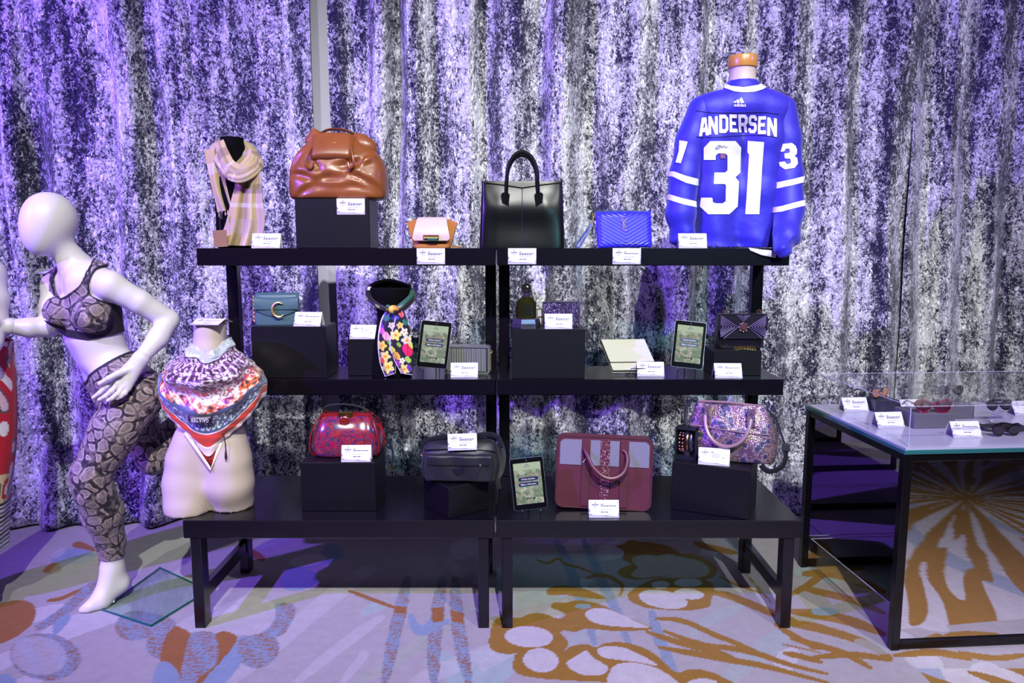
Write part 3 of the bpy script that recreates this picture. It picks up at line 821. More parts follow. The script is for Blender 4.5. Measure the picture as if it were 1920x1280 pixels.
# -- tablets on small wire easels
t = NT('tablet_picture'); vec = t.coord((1, 1, 1)); vv = t.noise(vec, 24, 3, .6)
vc = t.n('ShaderNodeTexVoronoi'); t.l(vec, vc.inputs['Vector']); vc.inputs['Scale'].default_value = 78
sep = t.n('ShaderNodeSeparateColor'); t.l(vc.outputs['Color'], sep.inputs[0])
cr = t.ramp(sep.outputs[0], [(0, C(120, 140, 124)), (.3, C(152, 168, 146)), (.55, C(186, 190, 172)), (.75, C(168, 158, 142)), (.9, C(214, 220, 204)), (1, C(132, 186, 160))])
t.col((0, 0, 0)); t.l(cr, t.b.inputs['Emission Color']); t.p(emit=.7, rough=.12, spec=.5); M['scr_pic'] = t.m
t = NT('tablet_header_glow'); t.col((0, 0, 0)); t.b.inputs['Emission Color'].default_value = (*C(196, 214, 186), 1); t.p(emit=.75, rough=.12); M['scr_head'] = t.m
M['tab_body'] = mat('tablet_black_glass', C(10, 9, 13), .12, spec=.5); M['tab_rim'] = mat('tablet_grey_aluminium', C(150, 150, 165), .35, .9)
M['pill'] = mat('navy_button', C(24, 22, 66), .3)
M['white_ink'] = NT('white_screen_text').p(emit=.8).col((.02, .02, .02)).m; M['white_ink'].node_tree.nodes['Principled BSDF'].inputs['Emission Color'].default_value = (1, 1, 1, 1)
def rrect(w_, h_, r, n=5, cx=0, cz=0):
    P = []
    for (sx, sz, a0) in ((1, 1, 0), (-1, 1, 90), (-1, -1, 180), (1, -1, 270)):
        for k in range(n + 1):
            a = math.radians(a0 + 90 * k / n)
            P.append((cx + sx * (w_ / 2 - r) + r * math.cos(a), cz + sz * (h_ / 2 - r) + r * math.sin(a)))
    return P[::-1]
def tablet(label, elabel, loc, rz, roll, tilt=16, k=1.0):
    e = thing('wire_easel', elabel, 'easel', loc, rz, 'small black wire easels')
    for s_ in (-1, 1):
        MB().tube([(s_ * .036, -.030, 0), (s_ * .035, -.026, .03), (s_ * .034, -.016, .034), (s_ * .033, -.004, .036), (s_ * .028, .025, .12)], .0022, 6).build('front_leg', M['wire'], e)
        MB().sphere((s_ * .036, -.032, .034), .0035, 8, 6).build('ball_tip', M['steel'], e)
        MB().tube([(s_ * .036, -.032, .034), (s_ * .036, -.026, .030)], .002, 6).build('hook', M['wire'], e)
    MB().tube([(-.034, -.012, .035), (0, -.006, .041), (.034, -.012, .035)], .0022, 6).build('cross_wire', M['wire'], e)
    MB().tube([(0, .02, .11), (0, .055, .05), (0, .075, .001)], .0022, 6).build('rear_leg', M['wire'], e)
    o = thing('tablet', label, 'tablet', (0, 0, 0), 0, 'tablets showing the auction screen')
    r = math.radians(tilt)
    o.location = Vector(loc) + Matrix.Rotation(rz, 3, 'Z') @ Vector((0, -.021, .036))
    o.rotation_euler = Euler((-r, roll, rz), 'XYZ'); o.scale = (k, k, k)
    H_, W_ = .198, .130
    MB().prism(rrect(W_, H_, .009, 4, 0, H_ / 2), -.004, .003).build('front_glass', M['tab_body'], o, smooth=False)
    MB().prism(rrect(W_ + .002, H_ + .002, .010, 4, 0, H_ / 2), -.003, .0035).build('metal_rim', M['tab_rim'], o, smooth=False)
    sw, z0, z1 = .0535, .021, .180
    m = MB(); quad(m, -sw, sw, z0, .153, -.0044); scr = m.build('screen_picture', M['scr_pic'], o, smooth=False)
    m = MB(); quad(m, -sw, sw, .153, z1, -.0044); hd = m.build('screen_header', M['scr_head'], o, smooth=False)
    m = MB(); words(m, -.012, .012, .168, .0022, 2); words(m, -.009, .009, .163, .0018, 3); quad(m, -.003, .003, .1715, .1755); m.move(lambda x, y, z: (x, -.0047, z)); m.build('crest_print', M['ink'], hd, smooth=False)
    for zc, s_ in ((.117, 'Online Auction'), (.0965, 'Make a Donation')):
        b = MB().prism(rrect(.078, .0150, .0074, 5, 0, zc), -.0052, -.0045).build('screen_button', M['pill'], o, smooth=False)
        m = MB(); add_text(m, s_, 0, zc, .0088, -.0055, .0001); m.build('lettering', M['white_ink'], b, smooth=False)
    m = MB(); add_text(m, 'givergy', .004, .043, .0125, -.0047, .00035); m.build('wordmark', M['tab_body'], o, smooth=False)
    m = MB(); m.lathe([(.0016, 0), (.0016, .0006)], 10); m.rot('X', 90); m.move(lambda x, y, z: (x, y - .0042, z + .189)); m.build('camera_lens', M['ink_pale'], o)
    return o

# ================================================================== TOP SHELF
Yt = 3.14
def mpp(v, Y): return at(961, v, Y)[0] - at(960, v, Y)[0]      # metres per photo pixel at depth Y
# brown slouchy bag on riser
YR = 3.075
xa, xb = at(554, 420, YR)[0], at(693, 420, YR)[0]; zr = at(620, 372, YR)[2]
riser('tall black riser box under the brown leather bag', xa, xb, YR, YR + .20, Z_T, zr)
card('card hung on the riser under the brown leather bag', (at(658, 390, YR)[0], YR - .0014, zr - CH), var='two', style='hang')
t = NT('cognac_leather'); vec = t.coord(); n = t.noise(vec, 14, 4)
t.col(t.mix(n, C(108, 58, 26), C(140, 80, 40))); t.p(rough=.34, spec=.5, coat=.12); t.bump(t.noise(vec, 180, 3), .08, .002); M['cognac'] = t.m
M['cognac_dark'] = mat('cognac_leather_dark', C(84, 40, 18), .4)
bag = thing('leather_bag', 'slouchy cognac brown leather bag on the tall riser', 'bag', (at(636, 372, YR + .1)[0], YR + .105, zr))
k = mpp(320, YR + .02)
m = loft([(0, .182, .075, 3.4, 0, 0), (.012, .198, .092, 3.6, 0, 0), (.07, .203, .098, 3.2, .001, 0), (.13, .196, .092, 3.0, .002, 0), (.185, .170, .075, 2.8, 0, 0), (.225, .128, .055, 2.6, -.006, 0), (.258, .085, .036, 2.6, -.014, 0), (.272, .060, .024, 2.5, -.018, 0)], 46, 110)
CR = [(.045, .135, 20, .075, .016, .016), (-.135, .095, -12, .07, .013, .014), (-.02, .085, 6, .08, .014, .012), (.10, .085, -28, .06, .012, .014), (.13, .155, 40, .045, .010, -.014), (-.09, .045, 14, .08, .012, .009), (.03, .11, -70, .03, .010, -.010), (-.16, .15, 60, .05, .012, .010), (.06, .05, 5, .09, .012, .008), (-.06, .125, -50, .045, .010, .012), (.165, .05, -50, .05, .012, .010)]
def crease(x, y, z):
    d = 0
    for cx, cz, an, L, w_, A in CR:
        a = math.radians(an); dx, dz = x - cx, z - cz
        p_, q_ = dx * math.cos(a) + dz * math.sin(a), -dx * math.sin(a) + dz * math.cos(a)
        q_ += 3.5 * p_ * p_
        d += A * math.exp(-(q_ / w_) ** 2) * math.exp(-(p_ / L) ** 2) - .5 * A * math.exp(-((q_ - 1.7 * w_) / w_) ** 2) * math.exp(-(p_ / L) ** 2)
    s_ = max(0, min(1, -y / .05))
    return (x, y + d * s_, z)
m.move(crease); m.build('body', M['cognac'], bag, sharp=0)
# front hanging panel with corner folds
def pan(a, b):
    x = -.098 + .172 * a; z = .262 - .118 * b
    y = -.040 - .058 * math.sin(min(1, b * 1.1) * PI / 2) - .006 * math.sin(a * PI) + .030 * max(0, (b - .72) / .28) ** 2
    e = min(a, 1 - a); y += .012 * math.exp(-(e / .05) ** 2)
    return (x + .004 * math.sin(b * 3), y, z + .004 * math.sin(a * PI))
m = MB().grid(pan, 30, 24); V, T = thick(np.array(m.v), np.array(m.f)[:, ::-1], .006); make('front_panel', V, T, M['cognac'], bag, sharp=50)
for (px, pz, s_) in ((-.102, .150, 1), (.082, .150, -1)):
    m = MB().tube(curve([(px + .012 * s_, -.082, pz + .055), (px, -.104, pz + .02), (px - .004 * s_, -.108, pz - .012), (px + .012 * s_, -.104, pz - .03), (px + .022 * s_, -.098, pz - .008)], 20), .006, 8); m.build('corner_fold', M['cognac'], bag)
# upper wings
m = loft([(.165, .050, .030, 2.2, .105, .0), (.225, .054, .036, 2.1, .108, .0), (.262, .030, .020, 2.0, .092, .0), (.272, .010, .008, 2, .085, 0)], 14, 36); m.build('gathered_wing', M['cognac'], bag, sharp=0)
m = loft([(.235, .055, .030, 2.2, -.085, .0), (.262, .040, .022, 2.1, -.085, .0), (.285, .014, .010, 2.0, -.096, .0), (.292, .004, .004, 2, -.099, 0)], 14, 36); m.build('gathered_wing', M['cognac'], bag, sharp=0)
m = MB().tube(curve([(-.070, -.005, .270), (-.040, -.008, .284), (.0, -.008, .288), (.045, -.006, .280), (.078, 0, .262)], 20), .008, 8, flat=.7); m.build('handle', M['cognac_dark'], bag)
m = MB(); m.add([(-.018, -.0765, .222), (.012, -.0765, .226), (.010, -.0765, .222), (-.016, -.0765, .218)], [(3, 2, 1, 0)]); m.move(lambda x, y, z: (x, y - .0035, z)); m.build('gold_stamp', M['gold'], bag, smooth=False)

# cream and tan small bag
M['tan'] = mat('tan_leather', C(166, 104, 46), .42, bump=(200, .06, .001)); M['cream_leather'] = mat('cream_leather', C(190, 170, 158), .45, bump=(220, .05, .001))
M['dark_trim'] = mat('dark_brown_edge', C(52, 30, 22), .5); M['teal_enamel'] = mat('teal_plate', C(64, 130, 112), .2, .6)
Yb_ = 3.08; k = mpp(440, Yb_)
o = thing('flap_bag', 'small cream flap bag with tan leather wings beside the black tote', 'bag', (at(809, 463, Yb_)[0], Yb_ + .045, Z_T))
m = loft([(0, .070, .040, 5, 0, 0), (.006, .076, .044, 5, 0, 0), (.05, .074, .040, 5, 0, 0), (.10, .060, .026, 4, 0, 0), (.118, .052, .014, 4, 0, 0)], 20, 56); m.build('body', M['tan'], o, sharp=60)
for s_ in (-1, 1):
    P = [(s_ * .072, 0), (s_ * .104, .104), (s_ * .062, .120), (s_ * .058, .06)]
    m = MB().prism(P if s_ < 0 else P[::-1], -.018, .018); m.build('side_wing', M['tan'], o, smooth=False)
def flap(a, b):
    hw = (.058 + .018 * min(1, b * 1.2)) * (1 if b < .86 else math.sqrt(max(0, 1 - ((b - .86) / .14) ** 2 * .28)))
    x = (a * 2 - 1) * hw; z = .127 - .098 * b; y = -.014 - .040 * math.sin(min(1, b * 1.25) * PI / 2)
    if b < .06: y = .004 - .018 * b / .06
    return (x, y - .003 * math.sin(a * PI), z)
m = MB().grid(flap, 24, 28); V, T = thick(np.array(m.v), np.array(m.f)[:, ::-1], .005); fl_ = make('flap', V, T, M['cream_leather'], o, sharp=50)
m = MB().tube([flap(a / 19, 1.0) for a in range(20)], .0022, 6); m.build('edge_trim', M['dark_trim'], fl_)
m = MB().box(-.032, .032, -.064, -.058, .036, .053, .002); c_ = m.build('clasp_plate', M['brass'], o, smooth=False)
for i in range(6): MB().torus((-.025 + .01 * i, -.0645, .045), .0040, .0012, seg=10, sub=5).build('clasp_ring', M['gold'], c_)
MB().box(-.014, .026, -.067, -.060, .028, .040, .002).build('clasp_tongue', M['teal_enamel'], o, smooth=False)
MB().tube(curve([(.07, .0, .010), (.09, -.02, .006), (.112, -.012, .005), (.114, .01, .005), (.08, .04, .006)], 16), .006, 6, flat=.5).build('strap', M['tan'], o)

# black structured tote
Yb_ = 3.075; k = mpp(400, Yb_)
o = thing('tote_bag', 'large black smooth leather tote bag with arched handles on the top shelf', 'bag', (at(979, 465, Yb_)[0], Yb_ + .075, Z_T))
wB, wT, hT = 81 * k, 77 * k, 126 * k
m = loft([(0, wB - .004, .070, 9, 0, 0), (.004, wB, .074, 9, 0, 0), (hT * .5, (wB + wT) / 2, .058, 8, 0, 0), (hT * .9, wT, .036, 7, 0, 0), (hT, wT, .030, 7, 0, 0)], 24, 96)
def dent(x, y, z):
    if y < 0:
        g_ = .010 * math.exp(-((x - .09) / .055) ** 2 - ((z - .165) / .05) ** 2) + .010 * math.exp(-((x + .09) / .055) ** 2 - ((z - .165) / .05) ** 2) - .010 * math.exp(-(x / .05) ** 2 - ((z - .09) / .06) ** 2)
        y -= g_
    return (x, y, z)
m.move(dent); bd = m.build('body', M['black_leather'], o, sharp=40)
yf = lambda z: -float(np.interp(z / hT, [0, .5, .9, 1], [.074, .0585, .0365, .030])) - .0025
M['seam'] = mat('black_stitched_seam', C(6, 6, 8), .5)
m = MB().tube([(0, yf(z) + .001 - (-.010 * math.exp(-((z - .09) / .06) ** 2)), z) for z in np.linspace(.003, hT - .028, 16)], .0016, 5); m.build('centre_seam', M['seam'], o)
m = MB().tube([(-wT + .004, yf(hT - .004), hT - .006), (-.08, yf(hT - .016) - .001, hT - .016), (0, yf(hT - .028) - .001, hT - .028), (.08, yf(hT - .016) - .001, hT - .016), (wT - .004, yf(hT - .004), hT - .006)], .0016, 5); m.build('yoke_seam', M['seam'], o)
for s_ in (-1, 1):
    x = s_ * 31.5 * k
    m = MB().prism([(x - .018, hT - .056), (x - .013, hT - .105), (x + .013, hT - .105), (x + .018, hT - .056), (x + .010, hT - .048), (x - .010, hT - .048)], yf(hT - .08) - .009, yf(hT - .08) + .004); m.build('handle_tab', M['black_leather'], o, smooth=False)
for yy, dz in ((yf(hT - .07) - .006, 0), (.040, -.004)):
    P = []
    for i in range(40):
        a = i / 39
        if a < .25: P.append((-.0665 + .004 * (a / .25), yy, hT - .090 + .10 * (a / .25)))
        elif a > .75: P.append((.0625 + .004 * ((a - .75) / .25), yy, hT + .01 - .10 * ((a - .75) / .25)))
        else:
            q = (a - .25) / .5 * PI; P.append((-.0625 * math.cos(q), yy + (.008 if yy < 0 else -.008) * math.sin(q), hT + .01 + (.105 + dz) * math.sin(q)))
    m = MB().tube(P, [.0075 if 3 < i < 36 else .0065 for i in range(40)], 10); m.build('handle', M['black_leather'], o)
card('card hung on the shelf edge under the black tote', (at(979, 480, Y_SF)[0], Y_SF - .0014, Z_T - CH), var='two', style='hang')
card('card hung on the shelf edge under the cream and tan bag', (at(808, 480, Y_SF)[0], Y_SF - .0014, Z_T - CH), var='two', style='hang')
card('card hung on the shelf edge under the blue pouch', (at(1175, 480, Y_SF)[0], Y_SF - .0014, Z_T - CH), var='one', style='hang')

# blue chevron pouch on easel
M['cobalt'] = mat('cobalt_quilted_leather', C(46, 40, 214), .36, spec=.5, coat=.1)
Yb_ = 3.085; k = mpp(430, Yb_)
o = thing('wristlet_pouch', 'cobalt blue chevron quilted wristlet pouch leaning on an easel', 'pouch', (at(1172, 463, Yb_)[0], Yb_ + .01, Z_T + .002), rz=math.radians(3))
PWd, PHt = 105 * k, 68 * k
def pf(a, b, side):
    x = (a - .5) * PWd * (1 + .03 * (b - .5)); z = b * PHt + .004 * (a - .5)
    e = min(a, 1 - a) * PWd; e2 = min(b, 1 - b) * PHt
    th = .013 * min(1, math.sqrt(max(0, e) / .022)) * min(1, math.sqrt(max(0, e2) / .022))
    if side < 0:
        ph = (z - .58 * abs(x - .004)) / .0148
        th += .0042 * abs(math.sin(ph * PI)) ** .7 * min(1, e / .012, e2 / .010)
    y = .045 * (z / PHt) + side * th
    return (x, y, z)
m = MB().grid(lambda a, b: pf(a, b, -1), 80, 64); m2 = MB().grid(lambda a, b: pf(a, b, 1), 20, 16); m.add(m2.v, [q[::-1] for q in m2.f]); m.build('quilted_body', M['cobalt'], o, sharp=70)
m = MB().tube([(-PWd / 2 + .004, .045, PHt), (0, .045, PHt + .004), (PWd / 2 - .004, .046, PHt)], .0025, 6); m.build('zip', M['steel'], o)
zc, xc = PHt * .64, -.004; yl = .045 * .6 - .0205
m = MB()
m.tube([(xc - .010, yl, zc + .022), (xc, yl, zc + .006), (xc, yl, zc - .012)], .0016, 6); m.tube([(xc + .012, yl, zc + .024), (xc, yl, zc + .006)], .0016, 6)
m.tube(curve([(xc + .010, yl - .002, zc + .010), (xc, yl - .002, zc + .014), (xc - .004, yl - .002, zc + .004), (xc + .006, yl - .002, zc - .004), (xc + .006, yl - .002, zc - .013), (xc - .006, yl - .002, zc - .014)], 20), .0016, 6)
m.tube([(xc - .003, yl - .001, zc + .002), (xc - .004, yl - .001, zc - .022), (xc + .012, yl - .001, zc - .024)], .0016, 6); m.build('gold_monogram', M['gold'], o)
m = MB().torus((-PWd / 2 - .010, .035, PHt - .014), .006, .0015, seg=14, sub=6); m.torus((-PWd / 2 - .013, .033, PHt - .028), .0055, .0015, axis='x', seg=14, sub=6); m.torus((-PWd / 2 - .016, .031, PHt - .040), .005, .0014, seg=14, sub=6); m.build('clip', M['gold'], o)
P = curve([(-PWd / 2 - .018, .030, PHt - .046), (-PWd / 2 - .050, .022, .058), (-PWd / 2 - .082, .014, .016), (-PWd / 2 - .080, .012, .004), (-PWd / 2 - .066, .012, .010), (-PWd / 2 - .040, .018, .055), (-PWd / 2 - .018, .028, PHt - .048)], 40)
MB().tube(P, .0052, 6, flat=.35, up=(0, 1, 0)).build('wrist_strap', mat('navy_strap', C(24, 24, 110), .45), o)
e = thing('wire_easel', 'black wire easel holding up the cobalt blue pouch', 'easel', (at(1177, 463, Yb_)[0], Yb_ - .012, Z_T), group='small black wire easels')
MB().tube([(-.044, 0, .0), (-.044, -.004, .018), (.044, -.004, .018), (.044, 0, .0)], .002, 6).build('front_bracket', M['wire'], e)
for s_ in (-1, 1): MB().tube([(s_ * .044, 0, .002), (s_ * .030, .06, .003), (s_ * .018, .085, .08)], .002, 6).build('leg', M['wire'], e)
# ================================================================== MIDDLE SHELF
Ym = Y_SF + .03
# -- teal bag on riser
ya = 3.065; zt = at(540, 612, ya)[2]
riser('wide black riser box under the teal shoulder bag', at(472, 660, ya)[0], at(613, 660, ya)[0], ya, ya + .17, Z_M, zt, rz=math.radians(-1))
card('card on the riser beside the teal shoulder bag', (at(580, 612, ya + .04)[0], ya + .04, zt), rz=math.radians(-4), var='one')
M['teal'] = mat('teal_grain_leather', C(64, 92, 96), .42, bump=(260, .1, .001))
k = mpp(580, ya + .06); o = thing('shoulder_bag', 'small teal leather shoulder bag with gold ring clasp on the wide riser', 'bag', (at(521, 611, ya + .075)[0], ya + .085, zt), rz=math.radians(6))
m = loft([(0, .086, .026, 6, 0, 0), (.006, .091, .030, 6, 0, 0), (.07, .090, .028, 6, 0, 0), (.120, .087, .022, 6, 0, 0), (.128, .084, .014, 5, 0, 0)], 22, 64); m.build('body', M['teal'], o, sharp=50)
def tf(a, b):
    x = (a * 2 - 1) * .0905; low = .066 - .030 * math.sin(a * PI)
    z = .132 + (low - .132) * b; y = .010 - .044 * min(1, b * 4) if b < .25 else -.034 - .004 * math.sin((b - .25) * 4)
    return (x, y, z + .003 * (b < .1))
m = MB().grid(tf, 40, 20); V, T = thick(np.array(m.v), np.array(m.f)[:, ::-1], .004); fl_ = make('flap', V, T, M['teal'], o, sharp=40)
MB().box(-.088, .088, -.0402, -.038, .0655, .067).build('fold_line', M['seam'], fl_, smooth=False)
m = MB(); P = [(.012 + .026 * math.cos(a), -.043 - .004 * math.sin(a * .5), .066 + .030 * math.sin(a)) for a in np.linspace(math.radians(50), math.radians(318), 26)]
m.tube(P, [.0016 + .0036 * math.sin(PI * min(1, max(0, i / 25))) for i in range(26)], 8); m.build('gold_ring_clasp', M['gold'], o)
ch = thing('_', '', '') if False else None
m = MB()
for i in range(13): m.torus((-.098, -.004 + .004 * (i % 2), .118 - .0085 * i), .0052, .0014, axis='y' if i % 2 else 'x', seg=10, sub=5, sz=1.15)
m.build('chain_strap', M['gold'], o)

# -- low riser with card behind the floral scarf
ya = 3.12; zt = at(680, 636, ya)[2]
riser('low black riser box behind the floral scarf', at(652, 670, ya)[0], at(735, 670, ya)[0], ya, ya + .14, Z_M, zt)
card('card on the low riser beside the floral scarf', (at(682, 634, ya + .03)[0], ya + .045, zt), var='list', rz=math.radians(-3))

# -- tablet, grey clutch
tablet('tablet standing beside the floral scarf on the middle shelf', 'wire easel under the tablet beside the floral scarf', (at(808, 706, Ym)[0], on(808, 706, Z_M)[1] + .035, Z_M), math.radians(-6), math.radians(4.5))
M['clutch'] = mat('pewter_clutch_frame', C(150, 150, 152), .3, .7); M['weave'] = mat('grey_woven_leather', C(168, 168, 162), .35, .35); M['dark_lining'] = mat('dark_lining', C(30, 30, 34), .6)
yc = 3.19; k = mpp(670, yc); o = thing('box_clutch', 'grey woven box clutch with metal frame behind a white card', 'clutch', (at(877, 697, yc)[0], yc + .01, Z_M), rz=math.radians(-5))
w_, h_ = 86 * k, 52 * k
m = MB().prism(rrect(w_, h_, .012, 5, 0, h_ / 2), -.028, .028); m.build('frame', M['clutch'], o, smooth=False)
m = MB(); nc = 8
for i in range(nc):
    cx = -w_ / 2 + .014 + (w_ - .028) * (i + .5) / nc
    m.box(cx - .0098, cx - .0078, -.0335, -.028, .012, h_ - .010)
    for j in range(19):
        z = .013 + (h_ - .026) * j / 18
        for s_ in (-1, 1):
            q = MB().box(-.0042, .0042, -.0335, -.029, -.0009, .0009); q.rot('Y', s_ * 28); m.add([(x + cx + s_ * .0040, y, zz + z) for x, y, zz in q.v], q.f)
pn = m.build('woven_front', M['weave'], o, smooth=False); pn['kind'] = 'stuff'
MB().box(-w_ / 2 + .008, w_ / 2 - .008, -.0288, -.0275, .008, h_ - .006).build('front_lining', M['dark_lining'], o, smooth=False)
for x in (-.018, .012): MB().sphere((x, 0, h_ + .004), .004, 10, 6).build('kiss_clasp', M['steel'], o)
MB().torus((w_ / 2 + .003, 0, h_ * .78), .005, .0014, seg=12, sub=5).build('side_ring', M['gold'], o)
MB().tube([(w_ / 2 + .002, -.01, .012), (w_ / 2 + .002, -.012, h_ * .74)], .0012, 5).build('chain', M['gold'], o)
p = on(870, 707, Z_M); card('card standing in front of the grey woven clutch', (p[0], p[1] + .03, Z_M), var='two', rz=math.radians(2))

# -- riser with perfume, glitter block
ya = 3.045; zt = at(1030, 617, ya)[2]
riser('black riser box under the perfume bottle', at(960, 660, ya)[0], at(1097, 660, ya)[0], ya, ya + .19, Z_M, zt)
M['bottle'] = mat('dark_olive_glass', C(34, 34, 12), .05, spec=.9, coat=.6)
M['violet_metal'] = mat('brushed_pewter', C(96, 88, 112), .34, .8)
k = mpp(580, ya + .08); o = thing('perfume_bottle', 'dark olive perfume bottle with ball stopper on a pewter base', 'perfume', (at(987, 610, ya + .07)[0], ya + .085, zt), rz=math.radians(8))
hexa = lambda r, z, sx=1.0, n_=6, off=0: [(r * sx * math.cos(2 * PI * j / n_ + off), r * math.sin(2 * PI * j / n_ + off), z) for j in range(n_)]
MB().rings([hexa(.062, 0), hexa(.062, .018)]).build('base_plinth', M['violet_metal'], o, smooth=False)
MB().rings([hexa(.060, .018), hexa(.056, .036), hexa(.050, .039)]).build('base_step', M['violet_metal'], o, smooth=False)
MB().box(-.022, .022, -.0548, -.053, .005, .014).build('name_plate', M['dark_lining'], o, smooth=False)
MB().rings([hexa(.043, .039, 1, 8, PI / 8), hexa(.043, .104, 1, 8, PI / 8), hexa(.020, .128, 1, 8, PI / 8), hexa(.014, .130, 1, 8, PI / 8)]).build('bottle', M['bottle'], o, smooth=False)
MB().box(-.014, .014, -.0412, -.0395, .056, .092).build('bottle_label', mat('bottle_label_black', C(18, 16, 12), .3), o, smooth=False)
MB().lathe([(.014, .128), (.016, .132), (.016, .142), (.012, .144)], 20).build('collar', M['violet_metal'], o)
MB().sphere((0, 0, .163), .022, 20, 14).build('ball_stopper', mat('smoky_ball', C(30, 26, 22), .04, spec=.9, coat=.8), o)
x = at(1012, 600, ya + .10)[0]
o = thing('framed_sample', 'small white square sample in a gold frame between bottle and glitter block', 'frame', (x, ya + .115, zt))
MB().box(-.012, .012, 0, .008, 0, .074, .001).build('frame', M['brass'], o, smooth=False)
for z in (.008, .042): MB().box(-.009, .009, -.0015, 0, z, z + .028).build('white_panel', M['card'], o, smooth=False)
t = NT('violet_glitter'); vec = t.coord(); vc = t.n('ShaderNodeTexVoronoi'); t.l(vec, vc.inputs['Vector']); vc.inputs['Scale'].default_value = 420
sep = t.n('ShaderNodeSeparateColor'); t.l(vc.outputs['Color'], sep.inputs[0])
t.col(t.ramp(sep.outputs[1], [(0, C(30, 20, 44)), (.55, C(60, 44, 84)), (.8, C(130, 96, 160)), (.95, C(230, 210, 240))])); t.p(rough=t.ramp(sep.outputs[2], [(0, .15), (1, .6)]), metal=.7)
nm = t.n('ShaderNodeNormalMap'); nm.inputs[0].default_value = .9; t.l(vc.outputs['Color'], nm.inputs[1]); t.bump(sep.outputs[0], .8, .003); M['glitter'] = t.m
o = thing('glitter_box', 'dark violet glitter clutch box behind the card on the perfume riser', 'clutch', (at(1052, 614, ya + .07)[0], ya + .085, zt))
w_ = 34 * k; h_ = 47 * k
MB().box(-w_, w_, -.016, .016, 0, h_, .003).build('glitter_body', M['glitter'], o, smooth=False)
for s_ in (-1, 1): MB().box(s_ * w_ - .002, s_ * w_ + .002, -.0175, .0175, 0, h_).build('metal_edge', M['violet_metal'], o, smooth=False)
MB().box(-w_, w_, -.0175, .0175, h_ - .001, h_ + .002).build('metal_edge', M['violet_metal'], o, smooth=False)
card('card standing in front of the violet glitter box', (at(1047, 614, ya + .03)[0], ya + .036, zt), var='two', tilt=20)

# -- cream envelope clutch
p = on(1190, 703, Z_M); M['cream'] = mat('cream_smooth_leather', C(190, 184, 170), .4)
o = thing('envelope_clutch', 'cream leather envelope clutch tilted back on a wire easel', 'clutch', (p[0] + .002, p[1] + .03, Z_M + .002), rz=math.radians(5), group=None)
tl = math.radians(48); d_ = lambda x, s_, n_: (x + .035 * s_ / .19 * -.9, s_ * math.sin(tl) - n_ * math.cos(tl), s_ * math.cos(tl) + n_ * math.sin(tl) + .004)
def slab(m, x0, x1, s0, s1, n0, n1):
    m.box(x0, x1, s0, s1, n0, n1, .002); return m
for nm, a, mt in (('back_panel', (-.095, .098, 0, .165, -.002, .004), 'cream'), ('gusset', (-.094, .097, .001, .160, .005, .013), 'dark_trim'), ('middle_panel', (-.095, .098, 0, .160, .013, .019), 'cream'), ('front_flap', (-.096, .099, .040, .168, .021, .027), 'cream')):
    m = slab(MB(), *a); m.move(d_); m.build(nm, M[mt], o, smooth=False)
m = MB().tube([d_(x, .040, .0205) for x in np.linspace(-.096, .099, 8)], .0016, 6); m.build('flap_edge', M['dark_trim'], o)
e = thing('wire_easel', 'black wire easel under the cream envelope clutch', 'easel', (p[0] + .02, p[1] + .012, Z_M), rz=math.radians(5), group='small black wire easels')
MB().tube([(-.055, .02, .004), (-.050, -.004, .004), (-.044, -.018, .008), (-.040, -.022, .030), (.045, -.022, .030), (.050, -.018, .006), (.055, .02, .004)], .002, 6).build('front_bracket', M['wire'], e)
p = on(1221, 705, Z_M); card('card standing in front of the cream envelope clutch', (p[0], p[1] + .03, Z_M), var='two', rz=math.radians(-3))
tablet('tablet standing beside the black quilted bag on the middle shelf', 'wire easel under the tablet beside the black quilted bag', (at(1293, 708, Ym)[0], on(1293, 706, Z_M)[1] + .035, Z_M), math.radians(-8), math.radians(5.5), 15)

# -- black quilted bag on riser
ya = 3.125; zt = at(1380, 657, ya)[2]
riser('black riser box under the black quilted bag', at(1338, 680, ya)[0], at(1428, 680, ya)[0], ya, ya + .16, Z_M, zt)
M['quilt'] = mat('black_quilted_leather', C(26, 22, 32), .3, coat=.3); M['rose'] = mat('rose_gold', C(214, 150, 120), .25, 1.0)
k = mpp(610, ya + .09); o = thing('quilted_bag', 'black quilted flap bag with jewelled clasp and chain on a riser', 'bag', (at(1385, 646, ya + .10)[0], ya + .10, zt), rz=math.radians(2))
m = loft([(0, .094, .030, 5, 0, 0), (.006, .101, .036, 5, 0, 0), (.05, .103, .038, 5, 0, 0), (.12, .100, .030, 5, 0, 0), (.146, .094, .018, 4, 0, 0)], 24, 64); m.build('body', M['quilt'], o, sharp=50)
for i in range(22):
    x = -.082 + .164 * i / 21; MB().tube([(x, -.037, .012), (x, -.042, .026), (x, -.0405, .044)], .0022, 5).build('rib', M['quilt'], o)
OC = [(-.104, .134), (-.094, .148), (.094, .148), (.104, .134), (.104, .082), (.080, .046), (-.080, .046), (-.104, .082)]
m = MB().prism(OC, -.047, -.040); fl_ = m.build('flap', M['quilt'], o, smooth=False)
m = MB().tube([(x, -.047, z) for x, z in OC], .0028, 6, closed=True); m.build('flap_piping', M['quilt'], fl_)
MB().box(-.098, .098, -.044, .012, .142, .150, .003).build('flap_top', M['quilt'], o, smooth=False)
M['rib_highlight_paint'] = mat('quilt_rib_painted_highlight', C(104, 88, 124), .25, coat=.4)  # highlight on the ribs put into the colour, paler than the black leather
